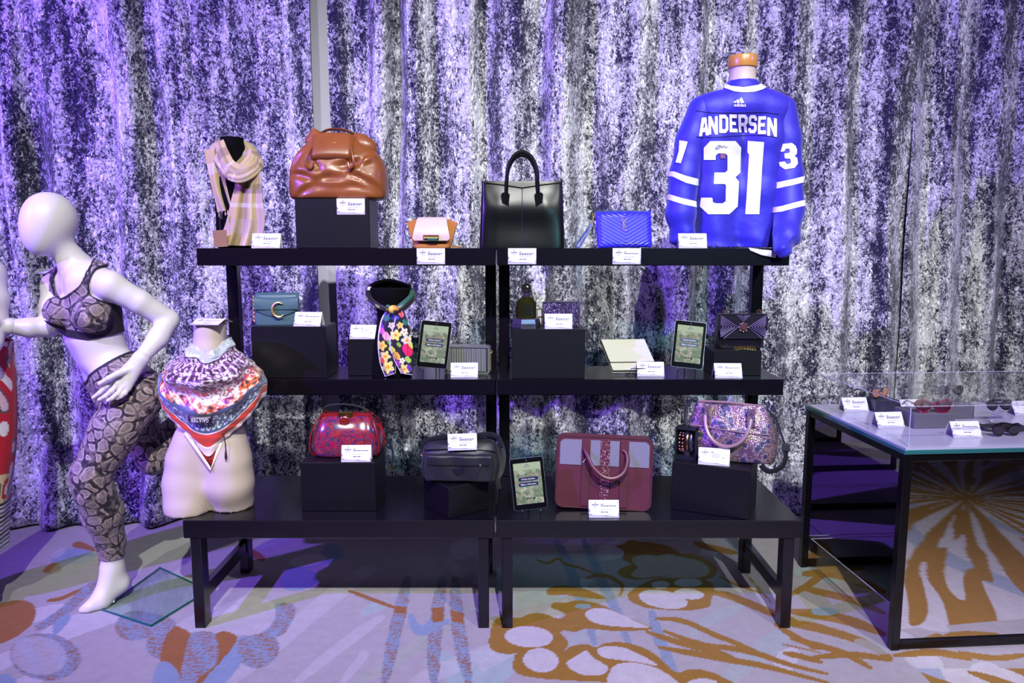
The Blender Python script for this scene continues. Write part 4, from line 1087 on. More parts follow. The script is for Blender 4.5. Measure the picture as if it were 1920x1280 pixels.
for s_ in (-1, 1):
    for i in range(6):
        q = .012 + .0125 * i; ap = s_ * (.098 - 0 * q)
        x0 = s_ * (.100 - .0125 * i); 
        MB().tube([(x0, -.0485, .098 + .048 - .004 * i - .002) if False else (s_ * .098, -.0485, .094 + .008 + q * .55), (s_ * (.098 - q), -.0492, .094), (s_ * .098 if q < .06 else s_ * (.098 - (q - .06)), -.0485, .094 - .008 - q * .55)], .0022, 5).build('chevron_rib', M['rib_highlight_paint'], fl_)
for i in range(3): MB().tube([(-.010 - .009 * i, -.0485, .146), (0, -.0490, .136 - .008 * i), (.010 + .009 * i, -.0485, .146)], .0018, 5).build('chevron_rib', M['rib_highlight_paint'], fl_)
m = MB().lathe([(.020, 0), (.022, .003), (.018, .006)], 8); m.rot('X', 90); m.move(lambda x, y, z: (x, y - .046, z + .092)); m.build('clasp_disc', M['violet_metal'], o)
for i in range(8):
    a = 2 * PI * i / 8; MB().sphere((.019 * math.cos(a), -.052, .092 + .019 * math.sin(a)), .0042, 8, 6).build('clasp_pearl', M['rose'], o)
m = MB().lathe([(.012, 0), (.012, .004), (.008, .007)], 8); m.rot('X', 90); m.move(lambda x, y, z: (x, y - .050, z + .092)); m.build('clasp_stone', mat('brown_stone', C(90, 50, 50), .1, coat=.5), o)
for x in (-.070, .078): MB().torus((x, -.01, .157), .008, .0028, seg=12, sub=6).build('chain_ring', M['rose'], o)
m = MB()
for i in range(16):
    a = i / 15; m.torus((-.045 + .085 * a, -.080 - .012 * math.sin(a * PI), .005 + .006 * math.sin(a * PI)), .006, .0018, axis='y' if i % 2 else 'z', seg=10, sub=5)
m.build('chain', M['brass'], o)
p = on(1367, 708, Z_M); card('card standing in front of the riser with the black quilted bag', (p[0], p[1] + .03, Z_M), var='one', rz=math.radians(-2))

# ================================================================== BENCH LEVEL
# -- red printed frame bag on riser
p0, p1 = on(566, 958, Z_B), on(706, 958, Z_B); ya = p0[1]; zt = at(630, 867, ya)[2]
riser('black riser box under the red patterned bag', p0[0], p1[0], ya, ya + .22, Z_B, zt)
t = NT('red_paisley_leather'); vec = t.coord(); w1 = t.noise(vec, 16, 2, .5, 2.2); w2 = t.voro(vec, 30, 'DISTANCE_TO_EDGE'); w3 = t.noise(vec, 38, 3, .6, 2.5)
c1 = t.ramp(w1, [(.40, C(140, 20, 54)), (.455, C(168, 32, 70)), (.475, C(60, 34, 84)), (.53, C(52, 42, 100)), (.55, C(124, 20, 38)), (.62, C(156, 38, 42))])
c2 = t.mix(t.ramp(w3, [(.50, 0.0), (.53, 1.0), (.57, 1.0), (.60, 0.0)]), c1, C(92, 58, 60)); c2 = t.mix(t.ramp(w2, [(.0, .8), (.05, 0)]), c2, C(66, 26, 60))
t.col(c2); t.p(rough=.16, coat=.7, coatr=.06); M['red_print'] = t.m
M['red_leather'] = mat('red_gloss_leather', C(120, 22, 30), .2, coat=.5); M['dark_green_strap'] = mat('dark_teal_strap', C(26, 40, 52), .3, coat=.3)
k = mpp(810, ya + .08); o = thing('frame_bag', 'glossy red and purple patterned doctor bag with brass clasp', 'bag', (at(650, 852, ya + .10)[0], ya + .125, zt))
m = loft([(0, .118, .050, 3.5, 0, 0), (.008, .134, .064, 3.6, 0, 0), (.05, .142, .074, 3.2, 0, 0), (.10, .134, .068, 3.0, 0, 0), (.145, .114, .046, 3.0, 0, 0), (.165, .100, .026, 3.5, 0, 0)], 30, 72); m.build('body', M['red_print'], o, sharp=0)
for s_ in (-1, 1):
    for yy in (-.024, .024): MB().tube(curve([(s_ * .100, yy, .166), (s_ * .118, yy * 1.9, .140), (s_ * .136, yy * 2.7, .085), (s_ * .140, yy * 2.6, .03), (s_ * .126, yy * 1.9, .006)], 18), .0035, 6).build('piping', M['red_leather'], o)
MB().box(-.104, .104, -.024, .024, .160, .174, .005).build('frame_top', M['red_leather'], o, smooth=False)
MB().box(-.030, .030, -.034, -.018, .158, .184, .003).build('brass_clasp', M['brass'], o, smooth=False)
m = MB().lathe([(.020, 0), (.021, .003), (.015, .007), (.004, .008)], 20); m.rot('X', 90); m.move(lambda x, y, z: (x, y - .048, z + .150)); m.build('clasp_medallion', M['red_leather'], o)
MB().torus((0, -.055, .150), .014, .0015, seg=16, sub=5).build('medallion_ring', M['brass'], o)
for x in (-.085, .075): MB().torus((x, -.004, .178), .011, .003, seg=14, sub=6, sz=.6).build('handle_ring', M['brass'], o)
MB().tube(curve([(-.098, 0, .186), (-.080, 0, .203), (-.02, 0, .210), (.05, 0, .200), (.092, 0, .182)], 22), .0035, 6).build('handle', M['dark_lining'], o)
MB().torus((-.140, -.01, .12), .009, .002, axis='x', seg=12, sub=5).build('side_ring', M['brass'], o)
MB().torus((.143, -.01, .108), .010, .002, axis='x', seg=12, sub=5).build('side_ring', M['brass'], o)
MB().tube(curve([(.132, -.02, .135), (.150, -.035, .105), (.158, -.04, .080)], 12), .007, 6, flat=.5).build('buckle_strap', M['red_leather'], o)
MB().tube(curve([(.155, -.035, .085), (.176, -.02, .055), (.186, -.004, .005), (.182, .0, -.035), (.174, .0, -.055)], 20), .009, 6, flat=.4, up=(1, 0, 0)).build('hanging_strap', M['dark_green_strap'], o)
MB().box(.167, .182, -.004, .004, -.066, -.046, .002).build('strap_tip', M['brass'], o, smooth=False)
card('card on the riser in front of the red patterned bag', (at(669, 865, ya + .03)[0], ya + .032, zt), var='one', tilt=18, rz=math.radians(2), k=1.03)

# -- black nylon bag on a corner-turned riser
pc = on(850, 974, Z_B); s2 = .19
zt = .445 + .125
o = riser('black riser box turned corner-first under the nylon bag', pc[0] - s2 / 2, pc[0] + s2 / 2, pc[1] + .138 - s2 / 2, pc[1] + .138 + s2 / 2, Z_B, zt, rz=math.radians(38))
M['nylon'] = mat('black_nylon', C(17, 16, 25), .5, sheen=.08, bump=(60, .25, .004)); M['nylon_strap'] = mat('black_webbing', C(20, 19, 26), .6, bump=(300, .2, .001))
yb = pc[1] + .115; k = mpp(870, yb); o = thing('nylon_bag', 'black nylon camera bag with triangle plate on a corner-turned riser', 'bag', (at(865, 905, yb)[0], yb + .01, zt + .001), rz=math.radians(-3))
m = loft([(0, .135, .042, 4, 0, 0), (.010, .150, .058, 4, 0, 0), (.06, .160, .066, 3.6, 0, 0), (.115, .152, .060, 3.2, 0, 0), (.150, .138, .040, 3, 0, .004), (.160, .120, .024, 3, 0, .006)], 28, 72)
m.move(lambda x, y, z: (x, y + .004 * math.sin(x * 40) * math.sin(z * 50), z + .004 * math.sin(x * 22))); m.build('body', M['nylon'], o, sharp=0)
def pk(a, b):
    x = (a * 2 - 1) * (.134 + .006 * math.sin(b * PI)); z = .006 + .112 * b
    e = min(a, 1 - a); e2 = min(b, 1 - b)
    y = -.052 - .024 * min(1, (e / .05) ** .5) * min(1, (e2 / .08 + .1) ** .5) + .003 * math.sin(x * 55 + z * 30)
    return (x, y, z)
m = MB().grid(pk, 50, 26); V, T = thick(np.array(m.v), np.array(m.f), .01); pc_ = make('front_pocket', V, T, M['nylon'], o, sharp=60)
MB().tube([(x, -.0785 + .003 * math.sin(x * 55 + 2.4), .080 - .003 * math.cos(x * 9)) for x in np.linspace(-.122, .118, 24)], .0025, 6).build('zip', M['seam'], pc_)
q = MB().box(-.004, .004, -.086, -.081, -.032, .002, .001); q.rot('Y', 28); q.move(lambda x, y, z: (x + .085, y, z + .076)); q.build('zip_pull', M['nylon_strap'], pc_, smooth=False)
MB().sphere((.084, -.083, .080), .004, 8, 6).build('zip_slider', M['steel'], pc_)
pl = MB().prism([(-.026, .066), (.020, .067), (-.002, .038)], -.084, -.080).build('triangle_plate', mat('black_enamel', C(40, 34, 52), .2, .5), o, smooth=False)
MB().tube([(-.026, -.084, .066), (.020, -.084, .067), (-.002, -.084, .038)], .0012, 5, closed=True).build('plate_rim', M['steel'], pl)
MB().tube([(-.140, -.046, .128), (-.06, -.052, .133), (.05, -.052, .133), (.142, -.046, .126)], .003, 6).build('top_piping', M['seam'], o)
m = MB().tube(curve([(-.150, 0, .11), (-.142, -.01, .15), (-.07, -.012, .172), (.04, -.01, .176), (.11, -.008, .184), (.150, -.012, .172), (.158, -.008, .135)], 40), .013, 6, flat=.4); m.build('shoulder_strap', M['nylon_strap'], o)
m = MB().tube(curve([(.158, .0, .15), (.170, -.008, .10), (.164, -.02, .045), (.148, -.03, .01), (.154, -.03, -.03)], 24), .012, 6, flat=.3, up=(0, 1, 0)); m.build('strap_tail', M['nylon_strap'], o)
MB().torus((.118, -.030, .155), .009, .0022, seg=4, sub=6).build('buckle', M['steel'], o); MB().torus((-.158, -.01, .095), .009, .002, axis='x', seg=12, sub=5).build('side_ring', M['brass'], o)
pcd = at(868, 840, yb - .03); card('card resting on top of the black nylon bag', (pcd[0], yb - .045, pcd[2]), var='two', tilt=12, rz=math.radians(1), roll=math.radians(-1.5))

p = on(995, 972, Z_B); tablet('tablet standing beside the burgundy briefcase on the bench', 'wire easel under the tablet beside the burgundy briefcase', (p[0], p[1] + .03, Z_B), math.radians(5), math.radians(-5), 12)

# -- burgundy briefcase
M['burgundy'] = mat('burgundy_waxed_leather', C(82, 31, 48), .4, grain=12, vary=.25, bump=(160, .1, .001)); M['wool'] = mat('grey_wool_felt', C(112, 106, 124), .9, grain=300, vary=.25, bump=(400, .4, .002))
M['burg_dark'] = mat('burgundy_strap', C(76, 32, 44), .42); t = M['glitter'].copy(); t.name = 'rose_glitter'; M['rose_glitter'] = t
for nd in t.node_tree.nodes:
    if nd.type == 'VALTORGB' and len(nd.color_ramp.elements) == 4:
        for el, c_ in zip(nd.color_ramp.elements, (C(70, 20, 44), C(120, 44, 70), C(190, 100, 120), C(255, 220, 220))): el.color = (*c_, 1)
p = on(1130, 958, Z_B); yb = p[1]; k = mpp(880, yb)
o = thing('briefcase', 'burgundy leather and grey felt briefcase with glitter stripe', 'briefcase', (at(1131, 950, yb)[0], yb + .03, Z_B + .006), rz=math.radians(-4), rx=math.radians(-7), ry=math.radians(1.6))
W_, H_ = 178 * k, 134 * k
m = MB().prism(rrect(W_, H_, .030, 7, 0, H_ / 2), -.020, .045); m.build('body', M['burgundy'], o, smooth=False)
for yy in (-.020, .045): MB().tube([(x, yy, z) for x, z in rrect(W_ + .002, H_ + .002, .031, 7, 0, H_ / 2)], .0042, 6, closed=True).build('piping', M['burg_dark'], o)
zz0, zz1 = H_ * .60, H_ - .012; hw = W_ / 2 - .010
fx = lambda px_: (px_ - 703) / 1472 * 230 * k
for a, b in ((165, 425), (525, 652), (762, 880), (975, 1240)):
    xa_, xb_ = fx(a), fx(b)
    P = [(xa_, zz0), (xb_, zz0), (xb_, zz1 - (.012 if b > 1200 else 0)), (xb_ - (.014 if b > 1200 else 0), zz1), (xa_ + (.014 if a < 200 else 0), zz1), (xa_, zz1 - (.012 if a < 200 else 0))]
    MB().prism(P, -.0228, -.0195).build('felt_panel', M['wool'], o, smooth=False)
for a, b in ((432, 528), (895, 990)): MB().box(fx(a), fx(b), -.0262, -.0195, .006, H_ * .72, .001).build('front_strap', M['burg_dark'], o, smooth=False); MB().box(fx(a) - .001, fx(b) + .001, -.0262, -.0195, H_ * .72, H_ - .012, .001).build('upper_strap', M['burgundy'], o, smooth=False)
MB().box(fx(655), fx(765), -.0255, -.0195, .008, H_ - .010).build('glitter_stripe', M['rose_glitter'], o, smooth=False)
P = curve([(fx(445), -.030, H_ * .845), (fx(490), -.050, H_ * .76), (fx(560), -.064, H_ * .60), (fx(690), -.068, H_ * .475), (fx(820), -.068, H_ * .46), (fx(930), -.062, H_ * .54), (fx(975), -.050, H_ * .68), (fx(960), -.034, H_ * .80), (fx(915), -.028, H_ * .835)], 44)
MB().tube(P, [.0065 + .0035 * math.sin(PI * i / 43) for i in range(44)], 10).build('handle', M['burgundy'], o)
for s_ in (-1, 1): MB().box(s_ * (W_ / 2 + .004) - .003, s_ * (W_ / 2 + .004) + .003, .004, .020, H_ * .56, H_ * .70, .002).build('strap_ring', M['brass'], o, smooth=False)
MB().tube([(fx(440), -.0275, H_ * .635), (fx(470), -.029, H_ * .68), (fx(490), -.029, H_ * .72)], .0012, 5).build('tag_cord', M['card'], o)
p = on(1133, 971, Z_B); card('card standing in front of the burgundy briefcase', (p[0], p[1] + .028, Z_B), var='one', tilt=18, k=1.04)

# -- snakeskin bag, bracelet box on a turned riser
p0, p1 = on(1258, 954, Z_B), on(1403, 975, Z_B); an = math.atan2(p1[1] - p0[1], p1[0] - p0[0]); wd = np.hypot(*(p1 - p0)[:2]); dp = .26
zt = at(1405, 882, p1[1])[2]
ex, ey = np.array([math.cos(an), math.sin(an)]), np.array([-math.sin(an), math.cos(an)])
RS = lambda x, y: (p0[0] + ex[0] * x + ey[0] * y, p0[1] + ex[1] * x + ey[1] * y)
c2 = RS(wd / 2, dp / 2)
riser('large black riser box under the snakeskin bag', c2[0] - wd / 2, c2[0] + wd / 2, c2[1] - dp / 2, c2[1] + dp / 2, Z_B, zt, rz=an)
t = NT('metallic_snakeskin'); vec = t.coord(); wob = t.noise(vec, 9, 3, .6, .5)
v1 = t.voro(vec, 30, 'SMOOTH_F1'); v2 = t.voro(vec, 130, 'DISTANCE_TO_EDGE'); v3 = t.noise(vec, 40, 3, .7)
big = t.ramp(t.math('ADD', v1, t.math('MULTIPLY', t.math('SUBTRACT', v3, .5), .5)), [(.14, C(66, 66, 100)), (.30, C(104, 90, 132)), (.36, C(200, 172, 168)), (.46, C(122, 78, 124)), (.60, C(176, 146, 136)), (.75, C(84, 64, 96))])
t.col(t.mix(t.ramp(v2, [(0, .9), (.14, .1)]), big, C(60, 40, 66))); t.p(rough=.3, metal=.45, coat=.2); t.bump(t.math('ADD', v2, t.math('MULTIPLY', v3, .4)), .5, .004); M['snake_bag'] = t.m
M['snake_trim'] = mat('taupe_trim', C(150, 116, 124), .35, .2)
bx_, by_ = RS(wd * .69, dp * .58); o = thing('snakeskin_bag', 'metallic lilac snakeskin duffle bag with two looped handles', 'bag', (bx_, by_, zt), rz=an + math.radians(1))
m = loft([(0, .150, .058, 3.6, 0, 0), (.008, .168, .072, 3.6, 0, 0), (.07, .176, .080, 3.0, 0, 0), (.14, .166, .066, 2.8, -.004, 0), (.195, .146, .040, 2.8, -.010, 0), (.222, .132, .022, 2.8, -.014, 0)], 34, 80)
m.move(lambda x, y, z: (x, y + .005 * math.sin(x * 36 + z * 20) * math.sin(z * 30) * (y < 0), z + .004 * math.sin(x * 18))); m.build('body', M['snake_bag'], o, sharp=0)
MB().tube([(-.146, 0, .224), (-.01, 0, .228), (.118, 0, .222)], .005, 6).build('zip', M['snake_trim'], o)
MB().tube([(-.158, -.060, .137), (-.05, -.073, .133), (.06, -.074, .126), (.150, -.058, .124)], .003, 6).build('yoke_piping', M['snake_trim'], o)
P = []
for i in range(40):
    a = i / 39; q = PI * a
    P.append((-.088 * math.cos(q) - .012, -.052 - .050 * math.sin(q) ** .7, .195 - .124 * math.sin(q) ** .8))
MB().tube(P, .0075, 8).build('handle', M['snake_trim'], o)
for s_ in (-1, 1):
    x = s_ * .088 - .012; MB().prism([(x - .018, .15), (x + .018, .15), (x + .014, .215), (x - .014, .215)], -.066, -.040).build('handle_tab', M['snake_bag'], o, smooth=False)
MB().tube(curve([(-.145, 0, .235), (-.175, -.01, .215), (-.185, -.02, .17), (-.178, -.03, .12)], 20), .007, 6).build('side_strap', M['nylon_strap'], o)
MB().sphere((-.150, 0, .228), .012, 10, 8).build('strap_knot', M['nylon_strap'], o)
MB().tube(curve([(.128, 0, .216), (.165, -.006, .175), (.190, -.012, .115), (.205, -.014, .075)], 20), .008, 6, flat=.5).build('side_strap', M['nylon_strap'], o)
MB().box(.192, .222, -.026, -.006, .055, .085, .003).build('strap_buckle', M['dark_lining'], o, smooth=False)
MB().tube(curve([(.206, -.014, .065), (.208, -.018, .02), (.190, -.03, -.012), (.150, -.045, -.026), (.120, -.05, -.004)], 24), .013, 6, flat=.3).build('hanging_strap', M['nylon_strap'], o)
bx_, by_ = RS(.042, .085); bz = zt
o = thing('bracelet_box', 'open black jewellery box standing upright beside the snakeskin bag', 'box', (bx_, by_, bz), rz=an - math.radians(4))
M['box_dark'] = mat('black_jewel_box', C(20, 24, 30), .4)
for a in ((-.044, -.038, -.03, .03, 0, .125), (.038, .044, -.03, .03, 0, .125), (-.044, .044, -.03, .03, .119, .125), (-.044, .044, -.03, .03, 0, .010), (-.044, .044, .024, .03, 0, .125)): MB().box(*a).build('box_side', M['box_dark'], o, smooth=False)
MB().lathe([(.014, 0), (.016, .03), (.016, .07), (.014, .10)], 20, (0, 0, .0105)).build('cushion', M['dark_lining'], o)
BL = ['rose gold beaded bracelet leftmost in the open jewellery box', 'rose gold beaded bracelet second from left in the jewellery box', 'smooth rose gold bangle in the open jewellery box', 'pewter coloured bangle rightmost in the open jewellery box']
for i, x in enumerate((-.027, -.014, .003, .018)):
    m = MB()
    if i < 2:
        for j in range(16):
            a = 2 * PI * j / 16; m.sphere((x, -.001 + .0235 * math.cos(a), .064 + .040 * math.sin(a)), .0050, 8, 6)
    else: m.torus((x, -.001, .064), .0255, .0055, axis='x', seg=22, sub=8, sx=.86, sz=1.5)
    q = m.build('bracelet', M['rose'] if i < 3 else M['violet_metal']); q.location = (bx_, by_, bz); q.rotation_euler = (0, 0, an - math.radians(4))
    tag(q, BL[i], 'bracelet', 'bracelets in the open jewellery box')
cx_, cy_ = RS(.155, .045); card('card standing in front of the snakeskin bag', (cx_, cy_, zt), rz=an * .6, var='list', tilt=26, k=1.05)
# ================================================================== FIGURES, FORMS, SCARVES, JERSEY
def proj(P):
    P = np.asarray(P, float); z = P[:, 2] - CAM_H
    fwd = P[:, 1] * math.cos(PITCH) - z * math.sin(PITCH); up = P[:, 1] * math.sin(PITCH) + z * math.cos(PITCH)
    return np.stack([960 + F_PX * P[:, 0] / fwd, 640 - F_PX * up / fwd], 1)
def J(u, v, Y): return at(u, v, Y)
def pxclip(poly, k=.0021):
    """region outlined on the visible side of a garment"""
    return lambda V: poly_sdf(proj(V), [poly]) * k
def chain(P, pts, d=None, k=.03):
    """pts: (point, radius) joined by tapering limbs"""
    for (a, ra), (b, rb) in zip(pts[:-1], pts[1:]):
        c = cone(P, a, b, ra, rb); d = c if d is None else smin(d, c, k)
    return d
def part_of(o, name, V, T, mt, sharp=0, cols=None):
    return make(name, np.asarray(V) - np.array(o.location), T, mt, o, sharp=sharp, cols=cols)

# snakeskin print of the sports outfit
t = NT('python_print_fabric'); vec = t.coord(); wv = t.noise(vec, 14, 3, .6)
av = t.n('ShaderNodeVectorMath'); av.operation = 'ADD'; sc_ = t.n('ShaderNodeVectorMath'); sc_.operation = 'SCALE'; sc_.inputs['Scale'].default_value = .035
nzc = t.n('ShaderNodeTexNoise'); t.l(vec, nzc.inputs['Vector']); nzc.inputs['Scale'].default_value = 16; nzc.inputs['Detail'].default_value = 3
t.l(nzc.outputs['Color'], sc_.inputs[0]); t.l(vec, av.inputs[0]); t.l(sc_.outputs[0], av.inputs[1])
e1 = t.voro(av.outputs[0], 21, 'DISTANCE_TO_EDGE'); e2 = t.voro(av.outputs[0], 72, 'DISTANCE_TO_EDGE'); n4 = t.noise(vec, 55, 2)
edge = t.ramp(e1, [(.0, 1.0), (.075, 1.0), (.12, 0.0)]); rim = t.ramp(e1, [(.10, 0.0), (.14, 1.0), (.19, 0.0)])
body = t.mix(t.ramp(n4, [(.35, 0.0), (.65, 1.0)]), C(112, 96, 104), C(142, 126, 126)); body = t.mix(t.ramp(e2, [(0, .5), (.08, 0)]), body, C(90, 74, 86))
cl = t.mix(rim, body, C(176, 158, 150)); brk = t.math('MULTIPLY', edge, t.ramp(t.noise(vec, 30, 2), [(.40, .25), (.55, 1.0)]))
t.col(t.mix(brk, cl, C(30, 22, 34))); t.p(rough=.7, sheen=.1); M['python'] = t.m
M['black_knit'] = mat('black_elastic_knit', C(28, 24, 34), .75, bump=(500, .3, .001))

# ------------------------------------------------------------------ running mannequin
f_ = np.array([-.72, -.69, 0]); l_ = np.array([.69, -.72, 0])
o = thing('mannequin', 'white egg-headed running mannequin in snakeskin print sportswear', 'mannequin', tuple(on(195, 1140)))
HD = J(93, 411, 2.98); JW = J(76, 447, 2.95)
RM = axes(f_, l_, (0, 0, 1))
TOR = [(J(158, 528, 3.05), .070, .088), (J(166, 585, 3.05), .062, .092), (J(175, 628, 3.05), .050, .088), (J(190, 664, 3.05), .044, .080), (J(214, 700, 3.05), .066, .092), (J(236, 728, 3.05), .074, .096)]
def fn_torso(P):
    d = None
    for s_ in (-1, 1):
        c = chain(P, [(p + l_ * w_ * s_, r) for p, w_, r in TOR[:4]], None, .03)
        d = c if d is None else smin(d, c, .05)
    d = smin(d, cone(P, TOR[0][0], J(150, 506, 3.04), .085, .055), .03)
    for sh in (J(206, 534, 2.95), J(104, 536, 3.13)):
        d = smin(d, cone(P, J(150, 512, 3.04), sh, .05, .054), .035)
    d = smin(d, ell(P, J(116, 584, 2.965), (.062, .058, .060), RM), .03); d = smin(d, ell(P, J(172, 592, 2.91), (.062, .058, .060), RM), .03)
    return d
def fn_low(P):
    d = None
    for s_ in (-1, 1):
        c = chain(P, [(p + l_ * w_ * s_, r) for p, w_, r in TOR[2:]], None, .03); d = c if d is None else smin(d, c, .05)
    d = smin(d, chain(P, [(J(262, 738, 2.99), .094), (J(216, 806, 2.93), .088), (J(170, 890, 2.885), .068), (J(176, 918, 2.90), .067), (J(193, 962, 2.955), .071), (J(207, 1015, 3.0), .050), (J(212, 1056, 3.02), .040)], None, .02), .05)
    d = smin(d, chain(P, [(J(226, 738, 3.11), .092), (J(256, 800, 3.14), .078), (J(288, 858, 3.17), .062), (J(318, 820, 3.26), .060), (J(352, 778, 3.38), .050), (J(392, 738, 3.52), .036)], None, .025), .05)
    return d
def fn_foot(P):
    d = chain(P, [(J(212, 1056, 3.02), .040), (J(222, 1090, 3.03), .037)], None, .03)
    heel = J(223, 1094, 3.025)
    d = smin(d, chain(P, [(heel, .036), (on(190, 1138) + [0, 0, .028], .032), (on(166, 1146) + [0, 0, .017], .020), (on(154, 1148) + [0, 0, .011], .013)], None, .02), .035)
    d = smin(d, cone(P, J(206, 1070, 3.0), on(190, 1138) + [0, 0, .035], .036, .028), .04)
    d = smin(d, chain(P, [(J(392, 738, 3.52), .036), (J(410, 716, 3.58), .034), (J(398, 676, 3.60), .016)], None, .02), .02)
    return np.maximum(d, -P[:, 2] + .001)
def fn_arms(P):
    d = chain(P, [(J(206, 536, 2.95), .056), (J(262, 566, 2.99), .047), (J(316, 600, 3.05), .041), (J(296, 634, 2.98), .040), (J(264, 672, 2.90), .027)], None, .012)
    e = chain(P, [(J(104, 538, 3.13), .052), (J(97, 575, 3.08), .045), (J(92, 612, 3.03), .041), (J(55, 614, 2.99), .038), (J(18, 611, 2.95), .029)], None, .015)
    return np.minimum(d, e)
def fn_head(P):
    d = smin(ell(P, HD, (.100, .086, .106), RM), ell(P, JW, (.056, .054, .066), RM), .07)
    return smin(d, chain(P, [(J(106, 448, 2.99), .050), (J(134, 488, 3.02), .052), (J(152, 512, 3.045), .062)], None, .02), .022)
def fn_all(P): return smin(smin(smin(fn_torso(P), fn_low(P), .02), fn_head(P), .025), smin(fn_arms(P), fn_foot(P), .01), .018)
V, Q = nets(fn_all, (-2.16, 2.70, -.02), (-1.18, 3.74, 1.76), .0095)
bodyV = V
ob = part_of(o, 'body', V, Q, M['mannequin']); ob['label'] = 'glossy white mannequin body'
# leggings
V2, Q2 = nets(fn_low, (-2.0, 2.72, .10), (-1.18, 3.66, 1.16), .0085)
ax = TOR[5][0] - TOR[3][0]; ax = ax / np.linalg.norm(ax); WP = J(199, 693, 3.05); zan = J(212, 1044, 3.0)[2]
gl = lambda V_: np.minimum((V_ - WP) @ ax, np.where(V_[:, 1] > 3.3, 1.0, V_[:, 2] - zan))
V3, T3 = shell(fn_low, V2, Q2, .006, gl); part_of(o, 'leggings', V3, T3, M['python'])
V3, T3 = shell(fn_low, V2, Q2, .0075, lambda V_: np.minimum((V_ - WP) @ ax, .010 - (V_ - WP) @ ax)); part_of(o, 'waistband', V3, T3, M['black_knit'])
# sports bra
V2, Q2 = nets(fn_torso, (-2.1, 2.76, 1.0), (-1.45, 3.26, 1.50), .006)
BRA = [(103, 486), (108, 500), (103, 522), (104, 540), (115, 562), (150, 536), (164, 510), (176, 486), (196, 484), (214, 500), (196, 500), (178, 508), (168, 530), (170, 552), (184, 566), (206, 571), (236, 566), (236, 614), (206, 625), (166, 632), (128, 626), (104, 606), (80, 592), (80, 566), (94, 545), (96, 512), (97, 488)]
V3, T3 = shell(fn_torso, V2, Q2, .006, pxclip(BRA)); part_of(o, 'sports_bra', V3, T3, M['python'])
V3, T3 = shell(fn_torso, V2, Q2, .008, pxclip([(70, 592), (104, 604), (128, 616), (166, 622), (204, 614), (240, 600), (240, 618), (206, 629), (166, 636), (126, 630), (100, 612)])); part_of(o, 'under_band', V3, T3, M['black_knit'])
V3, T3 = shell(fn_torso, V2, Q2, .0072, pxclip([(208, 569), (238, 565), (238, 606), (196, 616), (202, 590)])); part_of(o, 'mesh_side_panel', V3, T3, M['black_knit'])
for pl_ in ([(112, 500), (101, 522), (103, 541), (115, 563), (150, 537), (165, 510), (177, 487)], [(212, 500), (196, 500), (178, 508), (168, 530), (170, 552), (184, 566), (208, 571)]):
    a = np.array(pl_, float); n = len(a); out = []
    C2 = [np.array(spl(a, i / 29)) for i in range(30)]; L_ = []; R_ = []
    for i in range(30):
        tt = C2[min(i + 1, 29)] - C2[max(i - 1, 0)]; tt /= np.linalg.norm(tt); nn = np.array([-tt[1], tt[0]]) * 1.6; L_.append(tuple(C2[i] + nn)); R_.append(tuple(C2[i] - nn))
    V3, T3 = shell(fn_torso, V2, Q2, .0085, pxclip(L_ + R_[::-1]))
    if len(T3): part_of(o, 'edge_binding', V3, T3, M['black_knit'])
# hands
def hand(P, wr, kn, fingers, thumb, rw=.027):
    d = None
    for k_ in kn:
        c = cone(P, wr, k_, rw, .0135); d = c if d is None else smin(d, c, .012)
    for fg in fingers: d = smin(d, chain(P, [(p, r) for p, r in zip(fg, (.0112, .0098, .0085, .0068))], None, .004), .004)
    return smin(d, chain(P, [(p, r) for p, r in zip(thumb, (.016, .0125, .0105, .008))], None, .006), .008)
W_ = J(264, 672, 2.90)
KN = [J(214, 711, 2.862), J(222, 719, 2.855), J(231, 725, 2.856), J(240, 727, 2.864)]
FG = [[KN[0], J(200, 724, 2.845), J(187, 736, 2.838), J(175, 745, 2.835)], [KN[1], J(209, 733, 2.838), J(197, 743, 2.832), J(186, 749, 2.830)], [KN[2], J(221, 738, 2.840), J(211, 746, 2.835), J(202, 751, 2.834)], [KN[3], J(234, 737, 2.850), J(227, 743, 2.846), J(220, 747, 2.845)]]
TH_ = [J(246, 690, 2.872), J(222, 700, 2.838), J(204, 709, 2.828), J(187, 719, 2.824)]
V, Q = nets(lambda P: hand(P, W_, KN, FG, TH_), (W_[0] - .24, 2.79, W_[2] - .22), (W_[0] + .05, 2.96, W_[2] + .05), .0032); h1 = part_of(o, 'hand', V, Q, M['mannequin'])
W_ = J(18, 611, 2.95); KN = [J(-26, 604, 2.90), J(-28, 611, 2.90), J(-28, 618, 2.905), J(-25, 624, 2.91)]
FG = [[k_, k_ + np.array([-.03, -.012, -.004]), k_ + np.array([-.05, -.016, -.016]), k_ + np.array([-.060, -.014, -.030])] for k_ in KN]
TH_ = [J(0, 606, 2.92), J(-14, 600, 2.885), J(-26, 598, 2.87), J(-36, 600, 2.86)]
V, Q = nets(lambda P: hand(P, W_, KN, FG, TH_), (W_[0] - .22, 2.80, W_[2] - .10), (W_[0] + .05, 3.02, W_[2] + .10), .0038); part_of(o, 'hand', V, Q, M['mannequin'])
